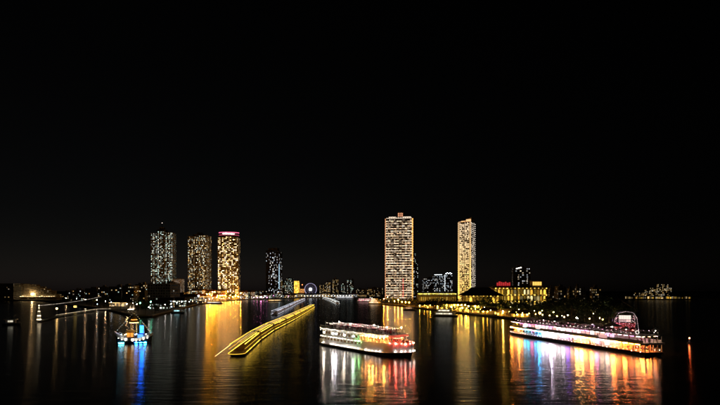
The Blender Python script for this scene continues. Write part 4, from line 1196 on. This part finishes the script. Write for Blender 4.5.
# ------------------------------------------------------------------ small gilded boat at the left
BX, BYY = gx(134, 221), 221
root3 = thing('gilded_boat', 'small white lit boat with blue deck, orange cabin and a golden canopy mast', 'boat', (BX, BYY, 0), R(180 + 14))
HL3 = 8.4
def hw3(x):
    t_ = x / HL3
    return 2.6 * max(0, 1 - abs(t_) ** 3.0) ** .7
sh3 = lambda x: 2.6 * abs(x / HL3) ** 2.2 + (.7 if x > 0 else 0) * abs(x / HL3) ** 3
hull_loft(hw3, -HL3, HL3, ((-.6, .6, .14), (.2, .85, .09), (.9, .97, .04), (1.3, 1, .02)), sh3, 26).build('hull', M['black'], root3)
m = MB(); oa = outline(hw3, -HL3, HL3, -.06, 30); ob = outline(hw3, -HL3, HL3, .08, 30)
m.loft([[(x * .985, y, 1.15 + sh3(x)) for x, y in oa], [(x, y, 2.5 + sh3(x)) for x, y in oa], [(x, y, 2.5 + sh3(x)) for x, y in ob], [(x * .985, y, 1.15 + sh3(x)) for x, y in ob]], cap=False); m.build('bulwark', M['white'], root3)
m = MB(); m.prism(outline(hw3, -HL3 + 1, HL3 - 1, .1, 20), 1.75, 1.9); m.build('deck', M['blue'], root3)
for sgn in (-1, 1):
    for i in range(9):
        x = -6.2 + i * 1.55
        if 1.4 < x < 2.6: continue
        m = MB(); m.box(x, sgn * (hw3(x) + .4), 1.25 + sh3(x) * .9, .5, .1, .1, c=(9, 8, 6)); m.build('bulwark_light', M['pane'], root3)
    for i in range(8):
        x = -6.0 + i * 1.5
        if 1.2 < x < 2.6: continue
        m = MB(); m.box(x, sgn * (hw3(x) + .1), 1.95 + sh3(x) * 1.0, 1.25, .1, 1.0, c=sc((1, .95, .8), .5, 2.6)); m.build('lit_side_panel', M['pane'], root3)
    for x, c in ((-5.2, (4, 60, 140)), (-3.4, (2, 34, 170)), (-1.5, (2, 30, 190)), (4.4, (5, 34, 44)), (5.6, (5, 34, 44))):
        m = MB(); m.box(x, sgn * (hw3(x) * .94 + .16), .45, 1.2, .1, .18, c=c); m.build('waterline_light', M['pane'], root3)
m = MB(); m.bx(-.2, 3.0, -1.2, 1.2, 1.92, 5.4); m.build('cabin', M['gold'], root3)
m = MB(); m.loft([[(-.6, -1.6, 5.42), (3.4, -1.6, 5.42), (3.4, 1.6, 5.42), (-.6, 1.6, 5.42)], [(.4, -.6, 6.3), (2.4, -.6, 6.3), (2.4, .6, 6.3), (.4, .6, 6.3)]]); m.build('cabin_roof', M['gold'], root3)
for sgn in (-1, 1):
    for x in (.65, 2.15):
        m = MB(); m.box(x, sgn * 1.23, 4.0, 1.2, .06, 2.0, c=(1.3, .45, .06)); m.build('cabin_window', M['pane'], root3)
m = MB(); m.bx(-4.4, -1.6, -1.1, 1.1, 1.92, 4.6); m.build('aft_house', M['blue'], root3)
m = MB(); m.bx(-4.2, -1.8, -1.16, -1.11, 2.6, 4.2, c=(.2, .7, 1.6)); m.bx(-4.2, -1.8, 1.11, 1.16, 2.6, 4.2, c=(.2, .7, 1.6)); m.build('aft_window', M['pane'], root3)
m = MB(); m.loft([[(-3.5 + a * s, b_ * s, z) for a, b_ in ((-1, -.8), (.9, -.8), (.9, .8), (-1, .8))] for z, s in ((4.62, 1), (8.4, .75))]); m.build('light_tower', M['white'], root3)
m = MB()
for i in range(4): m.box(-3.5, .83 - .05 * i, 5.1 + i * .9, 1.3, .1, .5, c=(.3, 9, 60) if i > 1 else (.2, 3, 50)); m.box(-3.5, -.83 + .05 * i, 5.1 + i * .9, 1.3, .1, .5, c=(.3, 9, 60))
m.build('tower_light', M['pane'], root3)
for x, y in ((-1.2, -.9), (-1.2, .9), (1.3, -.9), (1.3, .9)):
    m = MB(); m.tube([(x, y, 1.92 if x < -.2 else 6.0), (x * .9, y * .9, 9.8)], .07, 5); m.build('canopy_post', M['gold'], root3)
m = MB(); m.lathe(0, 0, [(2.0, 9.8), (2.1, 10.1), (1.3, 10.9), (1.0, 11.9), (.5, 12.6), (.15, 13.6), (.05, 14.8)], 8); m.build('golden_canopy', M['gold'], root3)
m = MB(); m.tube([(1.9 * math.cos(q), 1.9 * math.sin(q), 9.65) for q in [2 * math.pi * i / 16 for i in range(17)]], .13, 5, c=(5, 3.2, 1.2)); m.build('canopy_light', M['pane'], root3)
m = MB(); m.tube([(1.25 * math.cos(q), 1.25 * math.sin(q), 11.1) for q in [2 * math.pi * i / 12 for i in range(13)]], .1, 5, c=(2.5, 1.1, .2)); m.build('canopy_light', M['pane'], root3)
m = MB(); m.box(1, 0, 1.98, 6, 3, .1, c=(.1, .5, 2.2)); m.build('deck_light_panel', M['pane'], root3)
rg = [((0, 0, 14.4), (HL3 - .3, 0, 5.2)), ((0, 0, 14.4), (-HL3 + .3, 0, 4.6)), ((0, 0, 12), (-3.5, 0, 9.8)), ((-3.5, 0, 9.8), (-HL3 + .8, 0, 4.4))]
for p, q in rg:
    m = MB(); m.tube([p, q], .03, 4); m.build('rigging_line', M['metal'], root3)
m = MB()
for p, q in rg[:2] + rg[3:]:
    for i in range(12):
        v = Vector(p).lerp(Vector(q), (i + .5) / 12); m.bulb(v.x, v.y, v.z, .07, c=sc(random.choice([(1, .8, .5), (.6, .85, 1), (1, .6, .25)]), 2, 9))
m.build('rigging_light', M['pane'], root3, kind='stuff')
m = MB(); m.cyl(-3.5, 0, 8.4, 10, .06, n=5); m.box(-3.5, 0, 8.5, 1.9, 1.5, .12); m.build('tower_cap', M['metal'], root3)
for x, y in ((6.2, 0), (4.6, .8), (4.4, -.8), (-5.6, .4)):
    m = MB(); m.cyl(x, y, 1.9, 3.3, .16, .1, 8); m.build('deck_bollard', M['white'], root3)
m = MB()
for sgn in (-1, 1):
    for i in range(15):
        x = -6.6 + i * .95; m.tube([(x, sgn * hw3(x), 2.5 + sh3(x)), (x, sgn * hw3(x), 3.3 + sh3(x))], .03, 4)
    m.tube([(-6.6 + i * .95, sgn * hw3(-6.6 + i * .95), 3.3 + sh3(-6.6 + i * .95)) for i in range(15)], .035, 4)
m.build('deck_rail', M['white'], root3, kind='stuff')
for x, y, c in ((5.4, 0, (18, 26, 40)), (3.6, 1.3, (30, 22, 12)), (3.6, -1.3, (30, 22, 12)), (-.9, 1.5, (14, 22, 44)), (-.9, -1.5, (14, 22, 44)), (-5.2, 0, (26, 26, 24))):  # lamps added to brighten the bulwark and deck structures
    m = MB(); m.cyl(x, y, 1.92, 4.0, .04, n=5); m.build('lamp_stem', M['metal'], root3)
    m = MB(); m.globe(x, y, 4.15, .16, c=c); m.build('deck_lamp', M['pane'], root3)
rnd = random.Random(9)
for i, (x, y) in enumerate(((4.2, .2), (-.6, 1.3), (-5.0, -.6), (5.6, -.3))):
    pm = MB(); person(pm, 0, 0, 0, 0, rnd)
    o = pm.build('person', CLOTH); o.location = Matrix.Translation(root3.location) @ Matrix.Rotation(root3.rotation_euler.z, 4, 'Z') @ Vector((x, y, 1.9)); o.rotation_euler = (0, 0, i * 1.7)
    tag(o, 'small standing figure on the deck of the gilded boat, %s' % ['near the orange cabin', 'amidships by the blue tower', 'at the stern', 'right at the bow'][i], 'person', 'crew of the gilded boat')
for i in range(7):
    t_ = MB(); x = -5.5 + i * 1.8
    t_.tube([(x + .35 * math.cos(q), hw3(x) + .26, 1.0 + sh3(x) * .8 + .35 * math.sin(q)) for q in [2 * math.pi * j / 10 for j in range(11)]], .12, 5); t_.build('fender_tyre', M['black'], root3)

# ------------------------------------------------------------------ made-up boats in place of light trails on the river
def trail_boat(col, k, L=56):
    t = thing('river_boat', 'x', 'boat')
    H_ = L / 2
    def hwb(x):
        f = x / H_
        return 3.1 * max(0, 1 - abs(f) ** 34) ** .5
    shb = lambda x: .25 * max(0, x / H_) ** 6
    hull_loft(hwb, -H_, H_, ((-.5, .7, .05), (.2, .9, .02), (.7, 1, 0), (1.05, 1.02, 0)), shb).build('hull', M['black'], t)
    m = MB(); m.prism(outline(hwb, -H_ + 1, H_ - 2, .15, 20), .98, 1.1); m.build('deck', M['wood'], t)
    pos = MB()
    for i in range(15):
        for sg in (-1, 1):
            x = -H_ + 3 + i * (L - 9) / 14
            pos.cyl(x, sg * (hwb(x) - .35), 1.12, 4.35, .06, n=5)
    pos.build('canopy_post', M['metal'], t, kind='stuff')
    zc = lambda y: 4.3 + .7 * max(0, 1 - (y / 3.0) ** 2) ** .5
    rb = MB()
    for i in range(15):
        x = -H_ + 3 + i * (L - 9) / 14
        rb.tube([(x, y, zc(y)) for y in (-2.75, -2, -1, 0, 1, 2, 2.75)], .05, 4)
    rb.build('canopy_rib', M['metal'], t, kind='stuff')
    m = MB()
    for i in range(9): m.box(-H_ + 5 + i * (L - 10) / 9, 0, 1.45, 2.2, 3.6, .12); m.box(-H_ + 5.9 + i * (L - 10) / 9, 0, 1.85, .1, 3.6, .7)
    m.build('bench', M['wood'], t, kind='stuff')
    xs2 = [-H_ + .3 + i * (L - .8) / 30 for i in range(31)]
    for sg in (-1, 1):
        m = MB()
        for i in range(14):
            xa = -H_ * .97 + i * L * .97 / 14
            m.tube([(xa, sg * 3.2, 1.15), (xa + L * .066, sg * 3.2, 1.15)], random.uniform(.05, .11), 5, c=sc(col, .3 * k, 1.4 * k))
        m.build('gunwale_light', M['pane'], t, kind='stuff')
        m = MB(); m.tube([(x, sg * 2.95, 2.7) for x in (-H_ * .95, 0, H_ * .95)], .04, 4, c=tuple(q * k * .5 for q in col)); m.build('side_light_line', M['pane'], t)
        m = MB()
        for i in range(18):
            x = -H_ + 2.6 + i * (L - 6) / 18
            m.box(x + .6, sg * 2.8, 4.4, 1.5, .12, .14, c=tuple(q * k * 1.3 for q in col))
        m.build('canopy_edge_light', M['pane'], t, kind='stuff')
    for yy, kk, dash in ((-2.0, .9, 1), (-1.1, .5, 0), (0, .45, 0), (1.1, .3, 0), (2.0, .5, 1)):
        m = MB(); cc = (col[0], min(1, col[1] + .06), col[2] + (.3 if yy == 0 else .05))
        if dash:
            for i in range(22):
                x = -H_ + 2.4 + i * (L - 6) / 22
                m.box(x + .5, yy, zc(yy) + .1, 1.1, .1, .1, c=tuple(q * k * kk for q in cc))
            m.build('canopy_light_dash', M['pane'], t, kind='stuff')
        else:
            m.tube([(x, yy, zc(yy) + .08) for x in (-H_ + 2.2, 0, H_ - 3)], .045, 4, c=tuple(q * k * kk for q in cc)); m.build('canopy_light_line', M['pane'], t)
    return t
def chain(pts, n, proto, labels, group):
    seg = [Vector((*p, 0)) for p in pts]
    tot = sum((b_ - a).length for a, b_ in zip(seg[:-1], seg[1:]))
    def at(s):
        for a, b_ in zip(seg[:-1], seg[1:]):
            L = (b_ - a).length
            if s <= L: return a + (b_ - a) * (s / L)
            s -= L
        return seg[-1]
    out = []
    for i in range(n):
        a, b_ = at(tot * i / n), at(tot * (i + .97) / n)
        o = proto if i == 0 else copy_tree(proto)
        o.location = (a + b_) / 2; dd = b_ - a; o.rotation_euler = (0, 0, math.atan2(dd.y, dd.x))
        o.scale = (dd.length / 56.0, 1, 1)
        tag(o, labels[i], 'boat', group); out.append(o)
    return out
tp = [shore(236.5, 356.5), shore(250.5, 343.8), shore(269, 331.5), shore(281, 325.5), shore(293, 319.3), shore(303, 313.6), shore(312.5, 307.8)]
yb = trail_boat((1, .60, .05), 6.5)
cnt = 9
labs = ['yellow-lit long canopied river boat, nearest of the line of yellow boats'] + ['yellow-lit long canopied river boat, %s in the line of yellow boats' % ORD[i] for i in range(1, cnt)]
ch = chain(tp, cnt, yb, labs, 'line of yellow-lit boats')
m = MB(); m.tube([(-27.2 - 3.4 * math.cos(q), 3.2 * math.sin(q), 1.15) for q in [-math.pi / 2 + math.pi * i / 8 for i in range(9)]], .07, 5, c=(2.2, 1.3, .12)); m.build('stern_light', M['pane'], ch[0])
# glowing pole made up for the thin end line of the trail
m = MB(); m.tube([(-27, 2.4, 4.3), (-31, 4.6, 2.6), (-34.5, 6.6, 1.0)], .07, 5, c=(2.6, 2.0, 1.0)); m.build('stern_lamp_pole', M['pane'], ch[0])
wp_ = [shore(274, 315.5), shore(287, 309), shore(296, 304), shore(304, 300.4)]
wb = trail_boat((.88, .86, 1.0), 3.0)
chain(wp_, 8, wb, ['dim white-lit river boat, %s in the faint line left of the yellow boats' % (('nearest' if i == 0 else ORD[i])) for i in range(8)], 'faint line of white boats at left')
vb = trail_boat((.95, .97, .9), 4.5)
chain([shore(338, 304.6), shore(330, 300.6), shore(323.5, 298.6)], 6, vb, ['white-lit river boat, %s in the short line right of the yellow boats' % (('nearest' if i == 0 else ORD[i])) for i in range(6)], 'short line of white boats at right')

# ------------------------------------------------------------------ moored ferries
def ferry(px, py, L, beam, rz, label, col, k, decks=2, group=None, cols=None):
    Y = gy(py)
    t = thing('moored_ferry', label, 'ferry', (gx(px, Y), Y + beam / 2, 0), R(rz), group)
    H_ = L / 2
    hwf = lambda x: beam / 2 * max(0, 1 - abs(x / H_) ** 5) ** .6
    hull_loft(hwf, -H_, H_, ((-.5, .75, .04), (.5, .95, .01), (1.3, 1, 0), (1.5, 1, 0)), lambda x: 0, 18).build('hull', M['black'], t)
    for dk in range(decks):
        z = 1.5 + dk * 2.9
        m = MB(); m.prism(outline(hwf, -H_ + 2 + dk * 2, H_ - 3 - dk * 3, .6, 12), z + .01, z + 2.55); m.build('cabin', M['white'], t)
        m = MB(); m.prism(outline(hwf, -H_ + 1 + dk * 2, H_ - 2 - dk * 3, 0, 14), z + 2.56, z + 2.89); m.build('roof', M['white'], t)
        m = MB(); n = int(L / 2.2)
        for sg in (-1, 1):
            for i in range(n):
                x = -H_ + 4 + dk * 2 + i * (L - 9 - dk * 5) / n
                m.box(x, sg * (hwf(x) - .55), z + 1.4, 1.3, .12, 1.1, c=sc(random.choice(cols or [col]), .4 * k, 1.2 * k))
        m.build('lit_window', M['pane'], t, kind='stuff')
    m = MB(); m.cyl(-H_ * .2, 0, 1.5 + decks * 2.9, 5 + decks * 2.9, .1, n=6); m.build('mast', M['metal'], t)
    return t
ferry(345, 298.6, 60, 12, 0, 'long white-lit ferry moored on the far shore by the market halls', (.9, .95, 1), 1.6)
ferry(367, 302.0, 44, 10, -8, 'pink-lit ferry moored below the low dim block left of the striped tower', (1, .5, .4), 2.4, cols=[(1, .5, .4), (1, .75, .6), (1, .3, .4)])
ferry(375, 304.2, 26, 8, -20, 'tall three-deck warm-lit ferry at the pier left of the striped tower', (1, .75, .5), 3.0, decks=3, cols=[(1, .75, .5), (1, .6, .3)])
ferry(446, 316.8, 24, 6, -14, 'white-roofed ferry moored at the golden promenade', (1, .9, .65), 1.4)
ferry(410, 310.5, 16, 5, -8, 'small dark ferry with a reddish lit cabin below the striped tower', (1, .5, .25), 1.0, decks=1)
ferry(275, 301.6, 34, 9, 3, 'small ferry glowing gold on the shore below the dark cool-lit tower', (1, .7, .3), 2.2, decks=1)
ferry(177, 313.5, 14, 4, 15, 'small boat with a cyan-lit cabin off the left bank', (.5, .95, 1), 1.5, decks=1)
ferry(214, 304.0, 30, 8, 8, 'white-lit ferry moored below the pink-crowned tower', (1, .9, .75), 1.5, decks=1)
ferry(10, 325.5, 11, 3.2, 30, 'small dim boat low at the far left edge of the river', (1, .92, .7), .9, decks=1)

# ------------------------------------------------------------------ jetty, beacon and pavilion on the left
def line_thing(p, q): return math.hypot(q[0] - p[0], q[1] - p[1]), math.atan2(q[1] - p[1], q[0] - p[0])
jp = [shore(38, 322.5), shore(57, 317.5), shore(97, 311), shore(112, 310.5)]
t = thing('jetty', 'long narrow jetty with a lit handrail reaching out from the left bank', 'jetty', (0, 0, 0))
dk, rl = MB(), MB()
for a, c in zip(jp[:-1], jp[1:]):
    L, an = line_thing(a, c)
    dk.box((a[0] + c[0]) / 2, (a[1] + c[1]) / 2, 1.0, L + 1, 4, .4, an)
    for i in range(int(L / 8)):
        f = (i + .5) / int(L / 8); x, y = a[0] + (c[0] - a[0]) * f, a[1] + (c[1] - a[1]) * f
        m = MB(); m.cyl(x, y, -2, .8, .25, n=7); m.build('pile', M['conc_dark'], t)
        m = MB(); m.cyl(x, y - 1.6, 1.2, 2.3, .05, n=5); m.build('rail_post', M['metal'], t)
dk.build('deck', M['concrete'], t)
m = MB()
for a, c in zip(jp[1:-1], jp[2:]):
    n = 26
    for i in range(n):
        f0, f1 = i / n, (i + .8) / n
        m.tube([(a[0] + (c[0] - a[0]) * f, a[1] + (c[1] - a[1]) * f - 1.6, 2.35) for f in (f0, f1)], .12, 5, c=sc((1, .78, .5), .6, 2.2))
m.build('handrail_light', M['pane'], t, kind='stuff')
bx_, by_ = shore(39, 321.5)
t = thing('beacon_pylon', 'white floodlit tapering beacon pylon at the end of the left jetty', 'beacon', (bx_, by_, 1.2))
m = MB(); m.loft([[(r * math.cos(q), r * math.sin(q), z) for q in [math.pi / 4 + i * math.pi / 2 for i in range(4)]] for r, z in ((1.5, 0), (1.3, 1.2), (1.1, 5), (.85, 6.6), (.9, 6.8), (.5, 7.2), (.35, 10), (.1, 11.2))]); m.build('shaft', M['white'], t)
m = MB()
for z, r, k in ((.4, 1.45, 11), (3.4, 1.15, 8), (6.9, .75, 6), (9.6, .4, 6)):
    m.tube([(r * math.cos(q), r * math.sin(q), z) for q in [i * math.pi / 6 for i in range(13)]], .12, 5, c=(k, k * .8, k * .5))
m.build('floodlight_ring', M['pane'], t, kind='stuff')
m = MB(); m.globe(0, 0, 11.5, .35, c=(8, 6.5, 4.5)); m.build('top_lamp', M['pane'], t)
# string of lights from the pylon to a mast on the bank
mx, my = gx(101, 640), 640
mz = gz(296.6, 640)
t = thing('light_mast', 'tall thin mast on the dim left bank holding the end of the light string', 'mast', (mx, my, 0))
m = MB(); m.cyl(0, 0, BANK - .1, mz + .3, .22, .1, 8); m.build('pole', M['metal'], t)
m = MB(); m.cyl(0, 0, BANK, BANK + .6, .6, n=8); m.build('footing', M['concrete'], t)
m = MB(); n = 90; a = Vector((bx_, by_, 12.6)); c = Vector((mx, my, mz))
for i in range(n):
    f = (i + .5) / n; p = a.lerp(c, f); p.z -= 4 * f * (1 - f) * 1.2
    q = a.lerp(c, f + .5 / n); q.z -= 4 * (f + .5 / n) * (1 - f - .5 / n) * 1.2
    m.tube([p, q], .13, 4, c=sc((1, .85, .68), .3, 1.2))
o = m.build('light_string', M['pane']); tag(o, 'sagging string of pale lights from the beacon pylon to the bank', 'string lights')
lamp('warm', *shore(57, 316.5), 'bright warm jetty lamp beside the beacon pylon', None, 7, .75, 1.2)
lamp('cool', *shore(97.3, 310.6), 'cool white lamp post halfway along the lit jetty', None, 7, .3, 1.2)
Y = gy(311.5); t = thing('lit_sign_box', 'small yellow lit sign box on a post along the jetty', 'sign', (gx(75.3, Y), Y, 1.2))
m = MB(); m.cyl(0, 0, -2.4, 3.4, .12, n=6); m.build('post', M['metal'], t)
m = MB(); m.bx(-1.9, 1.9, -.3, .3, 3.3, 5.7); m.build('case', M['metal'], t)
m = MB(); m.bx(-1.7, 1.7, -.36, -.31, 3.5, 5.5, c=(2.6, 1.7, .35)); m.build('panel', M['pane'], t)
# waterside pavilion with arches and a tent
Y = 590
t = thing('waterside_pavilion', 'waterside pavilion with a row of warm lit arches on the left bank', 'pavilion', place(119, Y), R(-14))
m = MB(); m.bx(-15, 13, 0, 9, 0, 7.5); m.build('wall', M['cream'], t)
m = MB(); m.loft([[(-16, -1.5, 7.6), (14, -1.5, 7.6), (14, 10, 7.6), (-16, 10, 7.6)], [(-13, 4, 10), (11, 4, 10), (11, 5, 10), (-13, 5, 10)]]); m.build('roof', M['roof'], t)
arches(t, -14.5, 12.5, 10, 0, 3.0, 6.6, [(1, .62, .25), (1, .75, .45)], 2.6)
m = MB(); m.bx(-14, 12, -1.1, -.8, 7.2, 7.4, c=(5, 3.2, 1.3)); m.build('eave_light', M['pane'], t)
t = thing('peaked_tent', 'white peaked tent glowing beside the arched pavilion on the left bank', 'tent', (gx(132, 520), 520, BANK))
for s, (ox, hh) in enumerate(((-1.4, 6.5), (2.0, 8.5))):
    m = MB(); m.loft([[(ox + r * math.cos(q), r * math.sin(q), z) for q in [math.pi / 4 + i * math.pi / 2 for i in range(4)]] for r, z in ((2.3, 2.4), (2.4, 2.7), (1.1, hh * .6), (.08, hh))]); m.build('canopy', M['white'], t)
    for qx in (-1.5, 1.5):
        m = MB(); m.cyl(ox + qx, -1.5, 0, 2.5, .07, n=6); m.build('pole', M['metal'], t)
    m = MB(); m.box(ox, -3.4, 2.0, 2.4, .3, .3, c=(45, 33, 22)); m.build('tent_uplight', M['pane'], t)

# ------------------------------------------------------------------ buoy added at the right, its red lamp makes the streak on the water
Y = gy(343.5)
t = thing('channel_buoy', 'small channel buoy with a red lamp at the right edge of the river', 'buoy', (gx(689.5, Y), Y, 0))
m = MB(); m.lathe(0, 0, [(.9, -.6), (1.0, .2), (.9, .6), (.35, .8), (.3, 1.8)], 12); m.build('float', M['black'], t)
for i in range(3):
    a = i * 2.094; m = MB(); m.tube([(.3 * math.cos(a), .3 * math.sin(a), .8), (.12 * math.cos(a), .12 * math.sin(a), 2.3)], .04, 5); m.build('strut', M['metal'], t)
m = MB(); m.globe(0, 0, 2.5, .22, c=(150, 26, 7)); m.build('lamp', M['pane'], t)
